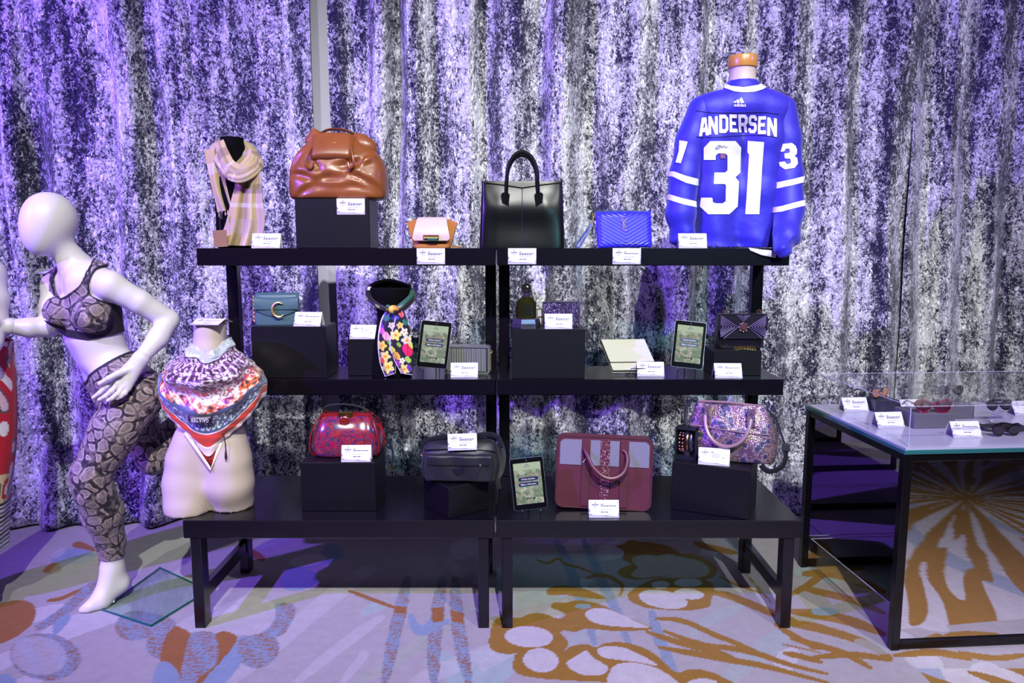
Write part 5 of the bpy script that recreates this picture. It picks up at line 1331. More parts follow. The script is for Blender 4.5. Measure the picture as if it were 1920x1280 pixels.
# glass foot plate with spigot
g0 = [on(192, 1145), on(283, 1175), on(392, 1108), on(300, 1066)]
m = MB(); m.add([tuple(p + [0, 0, z]) for z in (.001, .010) for p in g0], [(0, 1, 2, 3)[::-1], (4, 5, 6, 7), (0, 1, 5, 4), (1, 2, 6, 5), (2, 3, 7, 6), (3, 0, 4, 7)])
gp = m.build('glass_base', M['glass'], None, smooth=False); tag(gp, 'square clear glass base plate on the carpet under the running mannequin', 'base plate')
m = MB(); e4 = g0 + [g0[0]]
for a, b in zip(e4[:-1], e4[1:]): MB().tube([tuple(a + [0, 0, .0055]), tuple(b + [0, 0, .0055])], .0042, 4).build('green_edge', mat('teal_glass_edge', C(20, 84, 84), .1, spec=.7) if 'tge' not in M else M['tge'], gp)
m = MB().tube([tuple(on(213, 1134) + [0, 0, .010]), tuple(J(217, 1112, 3.0))], .006, 8); m.build('support_rod', M['steel'], gp)
pc_ = J(86, 512, 3.16); card('small card clipped at the running mannequin shoulder', (pc_[0], pc_[1], pc_[2]), var='one', tilt=62, rz=math.radians(-14), k=.62)

# ------------------------------------------------------------------ second mannequin at the left edge
o = thing('mannequin', 'partly visible white mannequin in red floral trousers at the left edge', 'mannequin', tuple(on(-60, 1130)))
c0 = lambda u, v, Y=3.0: J(u, v, Y)
def fn2(P):
    d = None
    for s_ in (-1, 1):
        c = chain(P, [(c0(-72, 520) + [s_ * .07, 0, 0], .085), (c0(-72, 600) + [s_ * .05, 0, 0], .085), (c0(-72, 650) + [s_ * .045, 0, 0], .08), (c0(-72, 730) + [s_ * .08, 0, 0], .095)], None, .03); d = c if d is None else smin(d, c, .05)
        d = smin(d, chain(P, [(c0(-72, 740) + [s_ * .08, 0, 0], .09), (c0(-72, 900) + [s_ * .09, -.02, 0], .062), (c0(-62 + 34 * s_, 1090), .038)], None, .02), .03)
        d = smin(d, cone(P, c0(-72, 490), c0(-72 + 56 * s_, 512, 2.97), .05, .05), .03)
    d = smin(d, chain(P, [(c0(-18, 512, 2.97), .050), (c0(-8, 560, 2.95), .044), (c0(-7, 606, 2.94), .040), (c0(-14, 640, 2.90), .034), (c0(-20, 668, 2.86), .026)], None, .02), .02)
    d = smin(d, chain(P, [(c0(-128, 512, 2.97), .050), (c0(-140, 600, 2.97), .041), (c0(-130, 690, 2.90), .027)], None, .02), .02)
    d = smin(d, chain(P, [(c0(-28, 1090), .038), (c0(-24, 1112, 2.95), .034), (on(-14, 1135) + [0, 0, .022], .024)], None, .02), .03)
    d = smin(d, chain(P, [(c0(-96, 1090), .038), (on(-110, 1140) + [0, 0, .022], .024)], None, .02), .03)
    d = smin(d, cone(P, c0(-72, 490), c0(-74, 440), .052, .05), .02)
    d = smin(d, ell(P, c0(-76, 398), (.085, .105, .122)), .04)
    return np.maximum(d, -P[:, 2] + .001)
V, Q = nets(fn2, (-2.62, 2.72, -.02), (-1.98, 3.22, 1.80), .012); part_of(o, 'body', V, Q, M['mannequin'])
R = []; NS = 160; NZ = 220; zc0, zc1 = c0(0, 640)[2], c0(0, 1030)[2]
V = []; CO = []
prof = [(640, 15), (700, 21), (780, 23), (860, 22), (930, 15), (1000, 9), (1032, 6)]
for j in range(NZ):
    q = j / (NZ - 1); v_ = 640 + 392 * q; er = spl([p[1] for p in prof] if False else np.array([[p[1]] for p in prof]), q)[0]
    z = zc0 + (zc1 - zc0) * q; cen = c0(-72, v_); hw = c0(er, v_)[0] - cen[0]
    for i in range(NS):
        a = 2 * PI * i / NS; rr = 1 + .03 * math.sin(a * 7 + q * 4) * q
        V.append((cen[0] + hw * rr * math.cos(a), cen[1] + hw * .75 * rr * math.sin(a), z))
        xx, zz = a * .18, q * .8
        n_ = math.sin(xx * 38 + 2.1 * math.sin(zz * 22)) + math.sin(zz * 34 + 1.7 * math.sin(xx * 26))
        if q > .76: c = C(16, 14, 20) if (q * 46) % 1 < .5 else C(228, 226, 232)
        elif n_ > 1.05: c = C(232, 190, 200) if n_ > 1.45 else C(40, 90, 86)
        elif n_ < -1.2: c = C(240, 232, 232)
        elif q > .62 and n_ > -.2: c = C(36, 84, 78) if n_ > .4 else C(224, 206, 150)
        else: c = C(196, 22, 44)
        CO.append(c)
i = np.arange(NS * NZ).reshape(NZ, NS); nx = np.roll(i, -1, 1)
Q = np.stack([i[:-1].ravel(), i[1:].ravel(), nx[1:].ravel(), nx[:-1].ravel()], 1)
M['printed'] = vmat('printed_fabric', .55, .15, 220)
part_of(o, 'floral_trousers', np.array(V), Q, M['printed'], cols=np.array(CO))

# ------------------------------------------------------------------ cream bust form on the bench
YF = 2.905
o = thing('bust_form', 'cream headless torso form standing at the left end of the bench', 'torso form', tuple(on(392, 972, Z_B)))
def fnF(P):
    d = None
    for s_, dy in ((-1, -.035), (1, .045)):
        lat = np.array([s_ * 1.0, dy * s_ * 0, 0])
        c = chain(P, [(J(395, 712, YF) + lat * .060, .072), (J(397, 745, YF) + lat * .050, .074), (J(396, 795, YF) + lat * .046, .068), (J(394, 830, YF) + lat * .066, .074), (J(392, 862, YF) + lat * .080, .082), (J(392, 905, YF) + lat * .084, .090)], None, .03); d = c if d is None else smin(d, c, .07)
    d = smin(d, chain(P, [(J(351, 905, YF - .005), .089), (J(351, 945, 2.885), .085), (J(355, 992, 2.872), .076)], None, .02), .03)
    d = smin(d, chain(P, [(J(432, 900, YF + .01), .086), (J(436, 935, 2.935), .079), (J(437, 985, 2.945), .070)], None, .02), .03)
    d = smin(d, chain(P, [(J(394, 705, YF), .075), (J(394, 660, YF), .060), (J(394, 592, YF), .060)], None, .03), .03)
    d = smin(d, ell(P, J(370, 716, YF - .07), (.055, .05, .055)), .03); d = smin(d, ell(P, J(420, 716, YF - .07), (.055, .05, .055)), .03)
    return np.maximum(np.maximum(d, Z_B + .0015 - P[:, 2]), P[:, 2] - J(394, 606, YF)[2])
V, Q = nets(fnF, (-1.42, 2.74, Z_B - .02), (-.98, 3.08, 1.26), .0075); part_of(o, 'torso', V, Q, M['form'], sharp=50)
zN = J(394, 606, YF)[2]; cN = J(394, 606, YF)
m = MB().lathe([(.055, 0), (.052, .003)], 24, (cN[0], cN[1], cN[2] + .0005)); m.build('neck_cap', M['form'], None); bpy.data.objects.remove(bpy.data.objects['neck_cap'])
card('card lying tent-like on the neck of the cream bust form', (cN[0] + .010, cN[1] - .012, zN + .0015), var='one', tilt=74, rz=math.radians(-4), k=1.0)
# printed silk scarf
so = thing('silk_scarf', 'printed silk scarf with orange and cream border around the bust form shoulders', 'scarf', tuple(J(394, 760, YF)))
zt = J(394, 634, YF)[2]; mp = mpp(720, YF)
NT_, NZ_ = 260, 170
HX = np.array([[.070, .070], [.088, .085], [.125, .115], [.165, .140], [.196, .150], [.208, .150], [.206, .145], [.198, .138], [.184, .128], [.160, .118], [.125, .108], [.090, .100], [.070, .095]])
V = np.empty((NZ_, NT_, 3)); CO = np.empty((NZ_, NT_, 3))
pal = lambda *c: np.array(C(*c))
rg = np.random.default_rng(4)
thv = np.linspace(0, 2 * PI, NT_, endpoint=False); tv = np.linspace(0, 1, NZ_)
front = np.cos(thv + PI / 2 - .10)                       # 1 at the front
hem = .235 + .215 * np.clip((front - .25) / .75, 0, 1) ** 1.25 + .03 * (front < -.2)
etch = rg.random((40, 90))
for j, tt in enumerate(tv):
    h = hem * tt
    idx = np.clip(h / .44, 0, 1) * (len(HX) - 1); i0 = np.clip(idx.astype(int), 0, len(HX) - 2); u = idx - i0
    u = u * u * (3 - 2 * u)
    rx = HX[i0, 0] * (1 - u) + HX[i0 + 1, 0] * u; ry = HX[i0, 1] * (1 - u) + HX[i0 + 1, 1] * u
    fr = np.clip((front + .2) / 1.0, 0, 1)
    fold = .019 * fr * np.sin(2 * PI * (tt * 3.6 - .12 * np.sin(thv * 2 + .6))) * np.exp(-((tt - .40) / .30) ** 2) + .007 * np.sin(thv * 9 + tt * 6) * np.exp(-((tt - .5) / .4) ** 2)
    col = .010 * np.sin(thv * 5 + 1) * np.exp(-(tt / .15) ** 2)
    rr = 1 + 0 * thv
    V[j, :, 0] = (rx + fold + col) * np.cos(thv) * rr; V[j, :, 1] = (ry + fold + col) * np.sin(thv)
    V[j, :, 2] = zt - h - .030 * fr * np.exp(-((tt - .03) / .10) ** 2) + .010 * np.sin(thv * 3 + 2) * np.exp(-(tt / .2) ** 2)
A2, T2 = np.meshgrid(thv, tv); e1 = snoise(A2 * 9, T2 * 26, 21); e2 = snoise(A2 * 21, T2 * 70, 22); wob = .018 * np.sin(A2 * 6) + .010 * np.sin(A2 * 11 + 2)
Qn = T2 + wob; rowsn = np.sin(T2 * 85 + 1.5 * np.sin(A2 * 7)); cols_ = np.sin(A2 * 44 + .8 * e1)
def setc(mask, *c): CO[mask] = pal(*c)
setc(T2 >= 0, 166, 172, 186); setc(e1 > .8, 200, 204, 212)
et = Qn > .14; setc(et, 206, 190, 208); setc(et & (np.sin(e1 * 2.6 + T2 * 40) > .05), 116, 74, 108); setc(et & (cols_ > .25) & (rowsn > -.55), 66, 36, 62); setc(et & (np.abs(rowsn) < .16), 58, 32, 54); setc(et & (Qn < .155), 58, 32, 54)
lw = Qn > .40; setc(lw, 214, 202, 220); setc(lw & (np.sin(e2 * 1.6 + e1) > .35), 132, 66, 104); setc(lw & (e1 > 1.3), 196, 74, 84)
og = Qn > .505; setc(og, 200, 92, 58); setc(og & (e2 > .55), 226, 198, 190); setc(og & (e2 < -1.0), 58, 30, 48)
sl_ = Qn > .585; setc(sl_, 82, 90, 124); ph_ = (A2 * 7.5) % 1.0 - .5; lp_ = np.abs(np.hypot(ph_ + .25 * (T2 - .70) / .07, (T2 - .70) / .15) - .40); setc(sl_ & (lp_ < .055) & (T2 < .78), 200, 208, 226)
setc(T2 > .79, 220, 214, 220); setc(T2 > .80, 200, 62, 50); setc(T2 > .915, 250, 246, 246); setc(T2 > .925, 224, 206, 204)
i = np.arange(NT_ * NZ_).reshape(NZ_, NT_); nx = np.roll(i, -1, 1)
Q = np.stack([i[:-1].ravel(), i[1:].ravel(), nx[1:].ravel(), nx[:-1].ravel()], 1)
sv = V.reshape(-1, 3) + np.array([J(394, 634, YF)[0], YF, 0])
M['silk'] = vmat('printed_silk', .32, .2, None)
Vn, Tn = thick(sv, Q, .002); part_of(so, 'draped_square', Vn, Tn, M['silk'], cols=np.vstack([CO.reshape(-1, 3)] * 2))
# under layer point and banner
def sc_pt(a, tt, off=0.0):
    j = min(NZ_ - 1, int(tt * (NZ_ - 1))); i = int(a / (2 * PI) * NT_) % NT_
    p = V[j, i].copy(); n = np.array([p[0] / .03, p[1] / .03, 0]); n /= np.linalg.norm(n) + 1e-9
    return p + n * off + np.array([J(394, 634, YF)[0], YF, 0])
fa = 1.5 * PI + .10
tip = sc_pt(fa, .995)
lp = [sc_pt(fa - .75, .985, -.004), sc_pt(fa + .55, .985, -.004), tip + [.006, .004, -.058]]
m = MB(); m.add([tuple(lp[0]), tuple(lp[2]), tuple(lp[1])], [(0, 1, 2)]); Vn, Tn = thick(np.array(m.v), np.array(m.f), .002); part_of(so, 'under_layer', Vn, Tn, mat('scarf_red_underlayer', C(200, 60, 46), .4))
m = MB().tube([tuple(lp[0] + [0, -.003, -.004]), tuple(lp[2] + [0, -.003, .002]), tuple(lp[1] + [0, -.003, -.004])], .009, 6, flat=.25, up=(0, 1, 0)); part_of(so, 'cream_hem', np.array(m.v), m.f, mat('scarf_cream_hem', C(226, 208, 204), .45))
BN = [sc_pt(fa - .06 + .42 * (a - .5), .655 + .05 * (a - .5) * 0, .004) for a in np.linspace(0, 1, 9)]
m = MB()
for s_, dz in ((0, 0),):
    up_ = [(p[0], p[1] - .004, p[2] + .011) for p in BN]; dn_ = [(p[0], p[1] - .004, p[2] - .011) for p in BN]
    m.add(up_ + dn_, [(i, i + 1, 10 + i, 9 + i)[::-1] for i in range(8)])
Vn, Tn = thick(np.array(m.v), np.array([q for q in m.f]), -.001); bn = part_of(so, 'banner', Vn, Tn, mat('banner_purple', C(56, 34, 66), .4))
m = MB(); v, f = text2d('GAULTIER', .021, .0002)
bx0, bx1 = BN[0], BN[-1]
for p in v: m.v.append(tuple(np.array(BN[4]) + (np.array(bx1) - np.array(bx0)) * (-p[0] / .11 * .86) + np.array([0, -.0085, -p[1]])))
make('lettering', np.array(m.v) - np.array(so.location), [tuple(q) for q in f], M['card'], bn, smooth=False)
kp = sc_pt(fa + .55, .93, .006)
m = MB().tube(curve([tuple(kp + [-.012, -.004, .03]), tuple(kp + [0, -.008, 0]), tuple(kp + [.003, -.008, -.04]), tuple(kp + [.001, -.006, -.09])], 16), [.002] * 11 + [.0022, .0045, .005, .0045, .001], 6); part_of(so, 'tassel_cord', np.array(m.v), m.f, M['dark_lining'])

# ------------------------------------------------------------------ beige check scarf on black bust
YS = 3.215
bo = thing('bust_form', 'small black velvet bust under the beige checked scarf', 'torso form', (J(447, 463, YS)[0], YS, Z_T))
k = mpp(380, YS); hz = lambda v: J(447, v, YS)[2] - Z_T
m = loft([(0, .080, .050, 2.6, 0, 0), (.02, .086, .055, 2.6, 0, 0), (hz(400), .090, .060, 2.4, .004, 0), (hz(345), .094, .062, 2.3, .006, 0), (hz(318), .088, .058, 2.2, .004, 0), (hz(300), .060, .050, 2, 0, 0), (hz(275), .050, .048, 2, -.006, 0), (hz(258), .046, .046, 2, -.008, .004)], 36, 48); m.build('velvet_bust', M['black_velvet'], bo, sharp=50)
so = thing('wool_scarf', 'beige and lilac checked wool scarf looped on a black bust', 'scarf', (J(447, 463, YS)[0], YS, Z_T))
M['wool_print'] = vmat('checked_wool', .85, .25, 260)
BG, LI, BR, WH, TA = (np.array(C(*c)) for c in ((184, 160, 118), (168, 148, 144), (96, 76, 66), (206, 198, 196), (160, 136, 102)))
def check(s_, q):
    c = BG.copy()
    if .30 < s_ < .52: c = c * .5 + BR * .5
    if s_ > .74: c = c * .4 + LI * .6
    if .60 < s_ < .66: c = c * .35 + WH * .65
    if .15 < q < .27: c = c * .45 + BR * .55
    if .40 < q < .46: c = c * .5 + WH * .5
    if .62 < q < .80: c = c * .5 + LI * .5
    return c
def ribbon(name, L, R, fold, nfold, par, yb, org, chk, mt, nu=40, nv=70, th=.004, depth=None):
    """cloth tail between a left and a right outline given in photo pixels"""
    Vv = []; Cc = []
    for j in range(nv):
        q = j / (nv - 1); a = np.array(spl(L, q)); b = np.array(spl(R, q))
        for i in range(nu):
            s_ = i / (nu - 1); p = a + (b - a) * s_
            Y = yb(s_, q) + fold * math.sin(s_ * nfold * PI + q * 1.5 + 1.2 * math.sin(q * 4)) * (.4 + .6 * q)
            Vv.append(at(p[0], p[1], Y)); Cc.append(chk(s_, q, p))
    Vv = np.array(Vv); i = np.arange(nu * nv).reshape(nv, nu)
    Qq = np.stack([i[:-1, :-1].ravel(), i[1:, :-1].ravel(), i[1:, 1:].ravel(), i[:-1, 1:].ravel()], 1)
    Vn, Tn = thick(Vv, Qq, th)
    return part_of(par, name, Vn, Tn, mt, cols=np.vstack([np.array(Cc)] * 2))
ribbon('scarf_tail', [(383, 282), (392, 330), (402, 372), (409, 398)], [(416, 274), (420, 320), (427, 360), (434, 392)], .010, 3, so, lambda s_, q: 3.155, None, lambda s_, q, p: check(s_ * .55, q * .5 + .3), M['wool_print'])
ribbon('scarf_tail', [(444, 336), (434, 372), (424, 415), (408, 460)], [(488, 326), (492, 372), (496, 420), (484, 461)], .014, 5, so, lambda s_, q: 3.13 + .01 * math.cos(s_ * PI), None, lambda s_, q, p: check(s_, q), M['wool_print'])
# fringe ends
for uu in range(5): 
    p_ = J(411 + uu * 5.5, 398 - uu * 1.3, 3.155); MB().tube([tuple(p_ - np.array(so.location)), tuple(p_ - np.array(so.location) + [random.uniform(-.004, .004), 0, -.018])], .0022, 5).build('fringe', mat('fringe_lilac', C(190, 168, 172), .9) if uu == 0 else bpy.data.materials['fringe_lilac'], so)
def wrap(name, keys, rad, flat, csh):
    P = curve(keys, 60); P = [tuple(np.array(at(u, v, Y + .045)) - np.array(so.location)) for u, v, Y in P]
    m = MB().tube(P, [rad * (.75 + .25 * math.sin(PI * i / 59)) for i in range(60)], 26, flat=flat, up=(0, -1, 0))
    A = np.array(m.v).reshape(60, 26, 3); cen = A.mean(1, keepdims=True)
    ang = np.linspace(0, 2 * PI, 26, endpoint=False); rip = 1 + .16 * np.sin(ang * 5 + 1)[None, :, None] * np.ones((60, 1, 1))
    A = cen + (A - cen) * rip
    cols = np.array([[check(((j / 26 * 2 + csh) % 1), (i / 60 * 1.6) % 1) for j in range(26)] for i in range(60)])
    make(name, A.reshape(-1, 3), m.f, M['wool_print'], so, sharp=0, cols=cols.reshape(-1, 3))
wrap('neck_wrap', [(404, 284, 3.15), (410, 270, 3.20), (436, 264, 3.25), (464, 276, 3.22), (470, 296, 3.15), (450, 318, 3.085), (436, 326, 3.07), (424, 312, 3.085), (408, 292, 3.12)], .030, .55, .1)
wrap('neck_wrap', [(412, 268, 3.13), (420, 290, 3.085), (432, 312, 3.07), (452, 322, 3.06), (474, 314, 3.09), (482, 300, 3.15), (474, 282, 3.20), (456, 272, 3.24)], .028, .5, .45)
wrap('neck_wrap', [(418, 318, 3.09), (432, 330, 3.06), (452, 334, 3.05), (472, 324, 3.07), (486, 308, 3.12), (484, 296, 3.17)], .018, .6, .75)
p_ = J(413, 447, 3.10); tg = MB().box(-.028, .028, -.0008, .0008, -.034, .034).build('price_tag', mat('kraft_tag', C(128, 96, 62), .7), so, smooth=False); tg.location = Vector(p_ - np.array(so.location)); tg.rotation_euler = (0, math.radians(-3), 0)
a_, b_ = J(412, 395, 3.13), J(413, 433, 3.10); MB().tube([tuple(a_ - np.array(so.location)), tuple(b_ - np.array(so.location))], .001, 5).build('tag_cord', M['dark_lining'], so)
q_ = J(414, 404, 3.12); MB().box(-.005, .005, -.004, .004, -.013, .013).build('cord_bead', M['dark_lining'], so, smooth=False, loc=Vector(q_ - np.array(so.location)))
card('card standing beside the beige checked scarf', (J(500, 462, 3.06)[0], 3.067, Z_T), var='two', rz=math.radians(4), tilt=22)

# ------------------------------------------------------------------ floral silk scarf on black stand
YS = 3.125
bo = thing('scarf_stand', 'black flared neck stand wearing the floral silk scarf', 'stand', (J(734, 703, YS)[0], YS + .01, Z_M))
hz = lambda v: J(734, v, YS)[2] - Z_M
m = loft([(0, .082, .058, 2.4, 0, 0), (.02, .084, .060, 2.4, 0, 0), (hz(650), .074, .052, 2.2, 0, 0), (hz(600), .056, .046, 2.1, 0, 0), (hz(578), .060, .055, 2, 0, 0), (hz(556), .078, .070, 2, 0, .004), (hz(540), .084, .074, 2, 0, .008)], 30, 48); m.build('velvet_neck', M['black_velvet'], bo, sharp=50)
so = thing('silk_scarf', 'black floral silk scarf with tulips and narcissus tied on a black stand', 'scarf', (J(734, 703, YS)[0], YS, Z_M))
FLW = [(712, 612, 9, (104, 50, 176), 'tulip'), (742, 628, 11, (234, 226, 120), 'star'), (758, 622, 8, (236, 230, 222), 'star'), (763, 638, 11, (222, 214, 196), 'star'), (764, 656, 11, (214, 36, 92), 'tulip'), (716, 648, 10, (222, 202, 90), 'star'), (722, 668, 11, (230, 214, 140), 'star'), (727, 688, 13, (236, 224, 130), 'star'), (758, 692, 11, (232, 214, 130), 'star'), (744, 667, 7, (226, 160, 70), 'tulip'), (746, 681, 5, (180, 50, 160), 'tulip'), (735, 655, 7, (200, 206, 70), 'leaf'), (722, 592, 11, (40, 96, 88), 'leaf'), (740, 594, 8, (92, 108, 214), 'star'), (752, 588, 6, (220, 90, 110), 'tulip'), (724, 630, 8, (232, 150, 180), 'tulip'), (708, 640, 5, (226, 204, 80), 'leaf'), (772, 648, 6, (190, 200, 80), 'leaf'), (754, 676, 6, (240, 236, 226), 'star'), (734, 610, 7, (206, 196, 224), 'star'), (717, 676, 5, (220, 80, 60), 'tulip'), (765, 674, 7, (150, 190, 80), 'leaf'), (716, 620, 6, (200, 90, 160), 'tulip'), (750, 610, 7, (226, 210, 120), 'star'), (768, 690, 6, (96, 60, 150), 'tulip'), (734, 700, 5, (120, 60, 160), 'tulip'), (706, 662, 6, (236, 226, 210), 'star'), (748, 646, 5, (120, 160, 70), 'leaf'), (730, 642, 5, (90, 140, 70), 'leaf'), (760, 604, 6, (40, 110, 90), 'leaf'), (770, 632, 5, (240, 236, 230), 'star')]
def floral(p):
    c = np.array(C(30, 26, 36))
    for u, v, r, col, kd in FLW:
        dx, dy = p[0] - u, p[1] - v; d = math.hypot(dx, dy * (.8 if kd == 'tulip' else 1.0)); a = math.atan2(dy, dx)
        R_ = r * (.84 + .18 * math.cos(a * 5 + u)) if kd == 'star' else r * (.85 + .15 * math.sin(a * 2)) if kd == 'tulip' else r * (.55 + .45 * abs(math.cos(a - .8)))
        if d < R_:
            c = np.array(C(*col))
            if kd == 'star' and d < r * .28: c = np.array(C(226, 140, 40))
            elif kd == 'tulip' and abs(dx) < r * .12: c = c * .6
            elif kd == 'star': c = c * (.8 + .2 * math.cos(a * 12))
    return c
M['silk_floral'] = vmat('floral_silk', .4, .1, None)
def fcol(edgeL, edgeR):
    def fn(s_, q, p):
        if (edgeL and s_ < .045) or (edgeR and s_ > .955) or q > .975: return np.array(C(206, 200, 236))
        return floral(p)
    return fn
ribbon('scarf_tail', [(728, 576), (714, 600), (708, 640), (712, 680), (722, 706)], [(752, 578), (760, 600), (752, 640), (744, 670), (742, 700)], .006, 4, so, lambda s_, q: 3.075 - .012 * math.sin(s_ * PI) - .005 * q, None, fcol(True, True), M['silk_floral'], 90, 120)
ribbon('scarf_tail', [(738, 576), (740, 600), (730, 640), (736, 668), (752, 700)], [(756, 578), (766, 610), (774, 650), (776, 680), (773, 703)], .005, 4, so, lambda s_, q: 3.055 - .010 * math.sin(s_ * PI), None, fcol(True, False), M['silk_floral'], 90, 120)
def wrap2(keys, rad, cf):
    P = curve(keys, 50); Pp = [tuple(np.array(at(u, v, Y)) - np.array(so.location)) for u, v, Y in P]
    m = MB().tube(Pp, [rad * (.7 + .3 * math.sin(PI * i / 49)) for i in range(50)], 18, flat=.6, up=(0, -1, 0))
    cols = np.array([[cf(i / 49, j / 18) for j in range(18)] for i in range(50)]).reshape(-1, 3)
    make('neck_roll', np.array(m.v), m.f, M['silk_floral'], so, sharp=0, cols=cols)
rollc = lambda a, b: np.array(C(220, 214, 226)) if .10 < b < .17 and a < .5 else np.array(C(190, 206, 70)) if .3 < b < .45 and (a * 5) % 1 < .3 else np.array(C(40, 84, 70)) if (b > .6 and a > .6) else np.array(C(28, 24, 32))
wrap2([(770, 540, 3.19), (730, 530, 3.22), (698, 540, 3.17), (693, 558, 3.12), (708, 572, 3.07), (728, 580, 3.05)], .020, rollc)
wrap2([(724, 576, 3.06), (742, 582, 3.05), (758, 572, 3.07), (772, 558, 3.12), (773, 544, 3.18)], .019, lambda a, b: np.array(C(206, 214, 200)) if .2 < b < .32 and .4 < a < .7 else rollc(1 - a * .4, b))
p_ = J(738, 580, 3.04); m = MB().sphere((0, 0, 0), .020, 18, 12, (1.1, .8, .9)); kn_ = make('knot', np.array(m.v), m.f, M['silk_floral'], so, sharp=0, cols=np.array([C(214, 180, 60) if v_[0] < 0 else C(44, 40, 60) if v_[2] < 0 else C(200, 120, 50) for v_ in m.v])); kn_.location = Vector(p_ - np.array(so.location))
p_ = J(771, 626, 3.12); MB().box(-.006, .006, -.001, .001, -.008, .008).build('care_tag', M['facet'], so, smooth=False, loc=Vector(p_ - np.array(so.location)))
# ================================================================== HOCKEY JERSEY
YJ = 3.205
R7 = lambda x, y: (1230 + x / 3.0466, 80 + y / 3.0476)
o = thing('hockey_jersey', 'royal blue hockey jersey with white stripes, name and number 31', 'jersey', (J(1385, 463, YJ)[0], YJ, Z_T))
t = NT('royal_blue_jersey'); vec = t.coord(); t.col(C(34, 26, 168)); t.p(rough=.55, sheen=.2); t.bump(t.math('ADD', t.noise(vec, 10, 3, .6), t.math('MULTIPLY', t.noise(vec, 420, 1), .05)), .22, .02); M['jersey'] = t.m
M['jersey_white'] = mat('white_twill', C(226, 222, 236), .6, bump=(400, .1, .001))
def fn_body(P):
    d = None
    for s_ in (-1, 1):
        c = chain(P, [(J(1392, 212, YJ) + [s_ * .105, 0, 0], .072), (J(1387, 262, YJ) + [s_ * .112, 0, 0], .080), (J(1380, 360, YJ) + [s_ * .100, 0, 0], .078), (J(1376, 480, YJ) + [s_ * .092, 0, 0], .078)], None, .03); d = c if d is None else smin(d, c, .12)
        d = smin(d, cone(P, J(1391, 190, YJ), J(1391 + s_ * 66, 206, YJ), .062, .064), .04)
    d = smin(d, cone(P, J(1391, 200, YJ), J(1391, 166, YJ), .090, .066), .03)
    d = d + .0035 * np.sin(P[:, 0] * 46 + P[:, 2] * 22) * np.clip((1.72 - P[:, 2]) * 5, 0, 1) * (P[:, 1] < YJ)
    d = d + .004 * np.sin(P[:, 2] * 70 + P[:, 0] * 16) * np.clip((1.56 - P[:, 2]) * 14, 0, 1)
    return np.maximum(np.maximum(d, Z_T + .002 - P[:, 2]), P[:, 2] - J(1391, 152, YJ)[2])
LS = [(J(1318, 208, YJ), .064), (J(1296, 262, YJ - .005), .062), (J(1282, 330, YJ - .02), .060), (J(1276, 400, YJ - .03), .060), (J(1280, 440, YJ - .035), .050), (J(1292, 456, YJ - .035), .026)]
RS_ = [(J(1464, 208, YJ), .064), (J(1472, 262, YJ - .008), .064), (J(1476, 330, YJ - .03), .062), (J(1479, 395, YJ - .07), .060), (J(1474, 440, YJ - .14), .052), (J(1466, 470, YJ - .225), .030)]
def sl(pts):
    A = pts[0][0]; B = pts[-1][0]
    def fn(P):
        d = chain(P, pts, None, .02)
        tt = P[:, 2] - 1.6
        return d + .0050 * np.sin(P[:, 2] * 60 + P[:, 0] * 50) * np.clip((1.62 - P[:, 2]) * 9, .1, 1) + .003 * np.sin(P[:, 2] * 130 - P[:, 0] * 90) * np.clip((1.57 - P[:, 2]) * 12, 0, 1)
    return fn
fL, fR = sl(LS), sl(RS_)
V, Q = nets(fn_body, (.54, 3.03, Z_T - .02), (1.28, 3.40, 2.22), .0068); part_of(o, 'jersey_body', V, Q, M['jersey'], sharp=60); bV, bQ = V, Q
svs = []
for nm, fn, lo, hi in (('sleeve', fL, (.54, 3.00, 1.46), (.97, 3.36, 2.17)), ('sleeve', fR, (.95, 2.86, 1.40), (1.40, 3.36, 2.17))):
    V, Q = nets(fn, lo, hi, .0068); part_of(o, nm, V, Q, M['jersey'], sharp=70); svs.append((fn, V, Q))
P7 = lambda pts: [R7(*p) for p in pts]
for (fn, V, Q), bands in zip(svs, ([[(60, 736), (105, 736), (170, 760), (240, 778), (240, 818), (170, 800), (95, 764), (60, 764)], [(50, 866), (80, 866), (150, 888), (235, 908), (235, 942), (150, 922), (70, 896), (50, 896)]], [[(640, 804), (700, 796), (780, 780), (850, 760), (850, 796), (780, 814), (700, 832), (640, 842)], [(650, 944), (720, 934), (790, 914), (870, 892), (870, 926), (790, 946), (720, 966), (650, 974)]])):
    for b in bands:
        V3, T3 = shell(fn, V, Q, .0022, pxclip(P7(b)))
        if len(T3): part_of(o, 'sleeve_stripe', V3, T3, M['jersey_white'])
V3, T3 = shell(fn_body, bV, bQ, .003, pxclip(P7([(338, 236), (400, 264), (450, 280), (500, 286), (560, 282), (610, 268), (662, 236), (618, 226), (580, 244), (500, 256), (430, 248), (380, 226)]))); part_of(o, 'collar_stripe', V3, T3, M['jersey_white'])
def tracer(fn, off):
    def surf(uv):
        D = np.array([ray(a, b) for a, b in uv]); D /= np.linalg.norm(D, axis=1)[:, None]
        O = np.array([0, 0, CAM_H]); tt = np.full(len(uv), 2.75)
        for _ in range(60): tt = tt + np.clip(fn(O + D * tt[:, None]), -.05, .2) * .8
        P = O + D * tt[:, None]; n = grad(fn, P); n /= np.linalg.norm(n, axis=1)[:, None] + 1e-9
        return P + n * off
    return surf
fn_un = lambda P: np.minimum(fn_body(P), np.minimum(fL(P), fR(P)))
def jdecal(name, polys, fn=fn_un, res=.9, off=.0035, mt='jersey_white'):
    V_, T_ = decal([P7(p) for p in polys], tracer(fn, off), res)
    return part_of(o, name, V_, T_[:, ::-1], M[mt] if isinstance(mt, str) else mt, sharp=0)
M['seam_blue'] = mat('dark_blue_seam', C(20, 16, 110), .6)
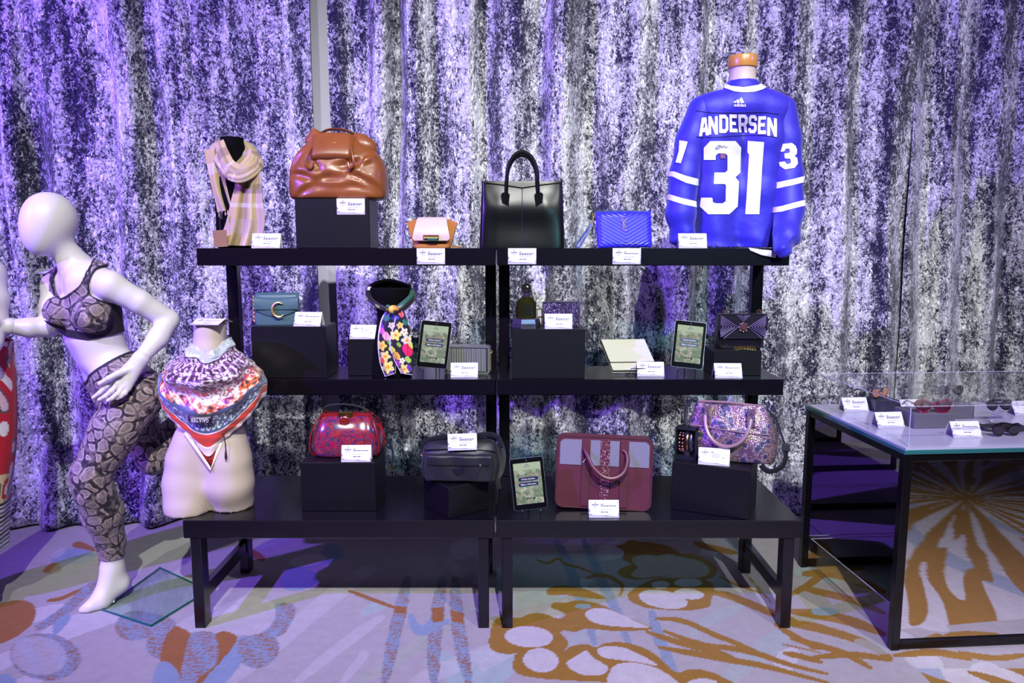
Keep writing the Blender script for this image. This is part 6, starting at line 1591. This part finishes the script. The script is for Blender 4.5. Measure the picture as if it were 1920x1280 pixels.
for ln in ([(226, 388), (330, 400), (480, 398), (600, 396), (700, 408)], [(230, 538), (330, 540), (460, 532), (600, 530), (692, 540)]):
    pp = tracer(fn_un, .0012)(np.array([R7(*spl(np.array(ln, float), i / 29)) for i in range(30)]))
    m = MB().tube([tuple(p) for p in pp], .0016, 6); part_of(o, 'nameplate_seam', np.array(m.v), m.f, M['seam_blue'])
S = .24
GL = {'A': [[(0, 0), (.30, 1), (.70, 1), (1, 0), (.72, 0), (.66, .2), (.34, .2), (.28, 0)], [(.41, .42), (.59, .42), (.50, .78)]],
      'N': [[(0, 0), (0, 1), (.30, 1), (.70, .45), (.70, 1), (1, 1), (1, 0), (.72, 0), (.30, .55), (.30, 0)]],
      'D': [[(0, 0), (0, 1), (.72, 1), (1, .82), (1, .18), (.72, 0)], [(.30, .20), (.62, .20), (.70, .27), (.70, .73), (.62, .80), (.30, .80)]],
      'E': [[(0, 0), (0, 1), (1, 1), (1, .80), (.32, .80), (.32, .60), (.85, .60), (.85, .41), (.32, .41), (.32, .20), (1, .20), (1, 0)]],
      'R': [[(0, 0), (0, 1), (.75, 1), (1, .85), (1, .55), (.84, .44), (1, 0), (.70, 0), (.55, .38), (.30, .38), (.30, 0)], [(.30, .56), (.62, .56), (.70, .62), (.70, .76), (.62, .82), (.30, .82)]],
      'S': [[(0, .30), (0, .16), (.22, 0), (.78, 0), (1, .16), (1, .44), (.80, .60), (.36, .62), (.30, .67), (.30, .78), (.38, .83), (.62, .83), (.70, .76), (.70, .70), (1, .70), (1, .84), (.78, 1), (.22, 1), (0, .84), (0, .58), (.22, .43), (.64, .41), (.70, .36), (.70, .24), (.62, .18), (.38, .18), (.30, .24), (.30, .30)]]}
for ch, x0, x1, yt, yb in (('A', 243, 312, 428, 533), ('N', 300, 352, 420, 526), ('D', 360, 410, 412, 517), ('E', 417, 462, 409, 513), ('R', 470, 523, 409, 513), ('S', 528, 576, 412, 518), ('E', 583, 628, 419, 523), ('N', 635, 688, 430, 535)):
    if ch == 'A': x0, x1 = 243, 304
    dy = {243: 6, 635: -8}.get(x0, 0)
    jdecal('name_letter', [[(x0 + a * (x1 - x0), yb + (yt - yb) * b - dy * (a - .5)) for a, b in pl_] for pl_ in GL[ch]], res=.55)
jdecal('number_digit', [[(275, 670), (275, 600), (310, 562), (450, 562), (485, 600), (480, 745), (450, 770), (472, 795), (465, 935), (415, 980), (300, 980), (253, 935), (260, 885), (322, 885), (325, 910), (340, 917), (378, 917), (395, 905), (397, 815), (388, 808), (330, 808), (333, 742), (392, 742), (405, 730), (405, 645), (392, 632), (355, 632), (340, 645), (340, 670)]])
jdecal('number_digit', [[(525, 561), (618, 568), (606, 720), (590, 980), (510, 980), (526, 760), (534, 640), (524, 625)]])
jdecal('sleeve_digit', [[(697, 625), (702, 598), (722, 579), (775, 573), (795, 590), (803, 615), (800, 638), (788, 648), (803, 660), (808, 692), (790, 716), (737, 725), (710, 706), (704, 683), (738, 679), (745, 694), (763, 693), (770, 685), (767, 664), (736, 662), (734, 634), (760, 631), (765, 620), (759, 606), (740, 607), (733, 622)]], fR)
jdecal('sleeve_digit', [[(136, 558), (182, 566), (164, 625), (143, 690), (114, 686), (132, 622)]], fL)
for k_ in range(3):
    x, wd_, hh = ((446, 14, 11), (464, 16, 21), (485, 19, 32))[k_]; jdecal('logo_bar', [[(x, 345), (x + wd_, 345), (x + wd_ - .47 * hh, 345 - hh), (x - .30 * hh, 345 - .62 * hh)]], res=.5)
tr = tracer(fn_body, .0035); v, f = text2d('adidas', 27, .5); v = np.array(v)
Vt = tr(np.array([R7(480 + p[0], 357 - p[1]) for p in v])); part_of(o, 'logo_lettering', Vt, [tuple(q) for q in f], M['jersey_white'])
sg = curve([(338, 606), (350, 588), (366, 586), (358, 604), (340, 606), (366, 590), (372, 600), (376, 588), (382, 600), (388, 586), (394, 598), (408, 594)], 60)
Vt = tracer(fn_body, .0055)(np.array([R7(*p) for p in sg])); m = MB().tube([tuple(p) for p in Vt], .0007, 5); part_of(o, 'signature', np.array(m.v), m.f, M['ink'])
jdecal('hologram_sticker', [[(366, 634), (392, 634), (392, 662), (366, 662)]], off=.0045, mt=mat('hologram_sticker', C(176, 120, 160), .25, .5), res=.6)
m = MB(); Lh = [J(1404, 464, 3.034), J(1430, 468, 3.030), J(1458, 470, 3.026)]; Ll = [J(1407, 469, 3.028), J(1428, 478, 3.024), J(1454, 483, 3.020)]
m.add([tuple(p) for p in Lh + Ll], [(0, 3, 4, 1), (1, 4, 5, 2)]); Vn, Tn = thick(np.array(m.v), np.array(m.f), .002); part_of(o, 'hem_lining', Vn, Tn, M['jersey_white'])
nk = thing('display_form', 'cream display form neck with a round wooden cap above the jersey', 'torso form', (J(1391, 160, YJ)[0], YJ, J(1391, 175, YJ)[2]))
zz = lambda v: J(1391, v, YJ)[2] - J(1391, 175, YJ)[2]
MB().lathe([(.058, 0), (.062, zz(158)), (.054, zz(145)), (.053, zz(132)), (.054, zz(128))], 36).build('neck', M['form'], nk)
MB().lathe([(.050, zz(129)), (.0585, zz(128)), (.060, zz(125)), (.060, zz(109)), (.057, zz(106)), (.02, zz(105.5))], 40).build('wooden_cap', mat('honey_wood', C(184, 130, 60), .3, coat=.4, grain=8, vary=.15), nk)
card('card standing in front of the blue jersey', (J(1299, 462, 3.05)[0], 3.066, Z_T), var='two', tilt=22, rz=math.radians(-2))

# ================================================================== TABLE-TOP SUNGLASSES
M['block'] = mat('grey_foam_block', C(88, 84, 96), .5); M['block_dark'] = mat('dark_slate_block', C(44, 44, 58), .35)
def tcard(label, u, v, rz=0, var='two', k=1.0, tilt=30):
    x, y = tbl_px(u, v); card(label, tbl(x, y + .03, .0008), rz=TBL_RZ + rz, var=var, tilt=tilt, k=k)
tcard('rearmost left card on the glass table', 1606, 771, 0); tcard('card at the left front corner under the acrylic cover', 1671, 801, .02); tcard('front card beside the folded glasses case on the glass table', 1815, 820, -.03, 'one')
tcard('card behind the red sunglasses on the glass table', 1716, 775, 0, 'one'); tcard('card at the right edge of the glass table', 1925, 778, .05, 'one')
tcard('card standing behind the brown sunglasses', 1652, 752, .3, 'one', .9)
def tblock(label, u0, u1, v, d, h, mt, rz=0):
    xa, ya = tbl_px(u0, v); xb, yb = tbl_px(u1, v); ob = MB().box(-(xb - xa) / 2, (xb - xa) / 2, -d / 2, d / 2, 0, h, .002).build('display_block', mt, None, smooth=False)
    ob.location = tbl((xa + xb) / 2, (ya + yb) / 2 + d / 2, .0006); ob.rotation_euler = (0, 0, TBL_RZ + rz); tag(ob, label, 'display block', 'low display blocks on the glass table'); return ob
tblock('grey display block under the red sunglasses', 1712, 1792, 803, .14, .060, M['block']); b2 = tblock('dark marbled display block under the brown sunglasses', 1640, 1688, 773, .10, .052, M['block_dark'])
tblock('long grey display block behind the red sunglasses', 1762, 1828, 785, .10, .060, M['block'])
def sunglasses(label, x, y, z, rz, fr, lens, w_=.072, wide=.040, fold=True):
    g = thing('sunglasses', label, 'sunglasses', tbl(x, y, z), TBL_RZ + rz, 'pairs of sunglasses on the glass table')
    for s_ in (-1, 1):
        cx = s_ * w_ * .5
        P = [(cx + wide * .5 * math.cos(a) * (1.08 if math.sin(a) > 0 else .95), .004 * math.cos(a) ** 2, .026 + wide * .42 * math.sin(a) + .006 * s_ * math.cos(a) * (math.sin(a) > 0)) for a in np.linspace(0, 2 * PI, 24, endpoint=False)]
        MB().tube(P, .0034, 8, closed=True).build('rim', fr, g)
        MB().prism([(p[0], p[2]) for p in P][::-1], -.0006, .0014).build('lens', lens, g, smooth=False)
        MB().tube(curve([(s_ * (w_ * .5 + wide * .5), .002, .036), (s_ * (w_ * .5 + wide * .5 + .002), .03, .034), (s_ * (w_ * .5 + wide * .45), .085, .030), (s_ * (w_ * .5 + wide * .40), .125, .006)], 16), .0032, 6).build('temple', fr, g)
    MB().tube([(-.012, 0, .030), (0, -.002, .034), (.012, 0, .030)], .003, 6).build('bridge', fr, g)
    return g
M['red_acetate'] = mat('red_acetate', C(120, 14, 40), .15, coat=.6); M['red_lens'] = mat('rose_lens', C(70, 22, 44), .05, spec=.8); M['black_acetate'] = mat('black_acetate', C(14, 12, 16), .15, coat=.5); M['smoke_lens'] = mat('smoke_lens', C(40, 34, 44), .05, spec=.8); M['amber_lens'] = mat('amber_lens', C(168, 110, 84), .1)
x, y = tbl_px(1752, 803); sunglasses('red cat-eye sunglasses on the grey block', x, y + .016, .0612, -.12, M['red_acetate'], M['red_lens'], .076, .062)
x, y = tbl_px(1662, 773); sunglasses('brown tinted sunglasses on the dark block at the rear left', x - .005, y + .045, .0532, .35, M['black_acetate'], M['amber_lens'], .050, .052)
x, y = tbl_px(1795, 772); sunglasses('dark sunglasses on the long grey block', x, y + .05, .0612, -.1, M['black_acetate'], M['smoke_lens'], .060, .044)
x, y = tbl_px(1898, 822); sunglasses('black rimless sunglasses lying at the front of the glass table', x, y + .03, .001, .08, M['black_acetate'], M['smoke_lens'], .066, .050)
def caseobj(label, u, v, L, W2, rz):
    x, y = tbl_px(u, v); o_ = thing('glasses_case', label, 'glasses case', tbl(x, y, .0008), TBL_RZ + rz)
    m = loft([(0, L * .96, W2 * .9, 2.6, 0, 0), (.006, L, W2, 2.6, 0, 0), (.016, L * .97, W2 * .9, 2.6, 0, 0), (.022, L * .8, W2 * .6, 2.4, 0, 0)], 12, 48); m.build('case_body', M['dark_case'], o_, sharp=40)
    m = MB().tube([(-L * .9, -W2 * .6, .018), (-L * .3, -W2 * .75, .022), (L * .3, -W2 * .4, .022), (L * .9, W2 * .1, .018)], .002, 6); m.build('flap_edge', M['seam'], o_)
M['dark_case'] = mat('charcoal_soft_case', C(40, 38, 44), .5)
caseobj('charcoal soft glasses case behind the front sunglasses', 1880, 806, .088, .040, -.05)
# clear acrylic eyewear stand with round glasses
x, y = tbl_px(1858, 792); so = thing('acrylic_stand', 'clear acrylic eyewear stand near the right of the glass table', 'stand', tbl(x, y, .0006), TBL_RZ)
MB().box(-.03, .03, -.02, .02, 0, .006, .001).build('foot', M['acrylic'], so, smooth=False); MB().box(-.006, .006, -.004, .004, .006, .085, .001).build('post', M['acrylic'], so, smooth=False)
for z in (.006, .030, .050): MB().sphere((0, -.006, z), .005, 8, 6).build('ring', M['steel'], so)
sunglasses('round sunglasses resting on the clear acrylic stand', x + .04, y + .01, .045, .05, M['black_acetate'], M['smoke_lens'], .060, .046)
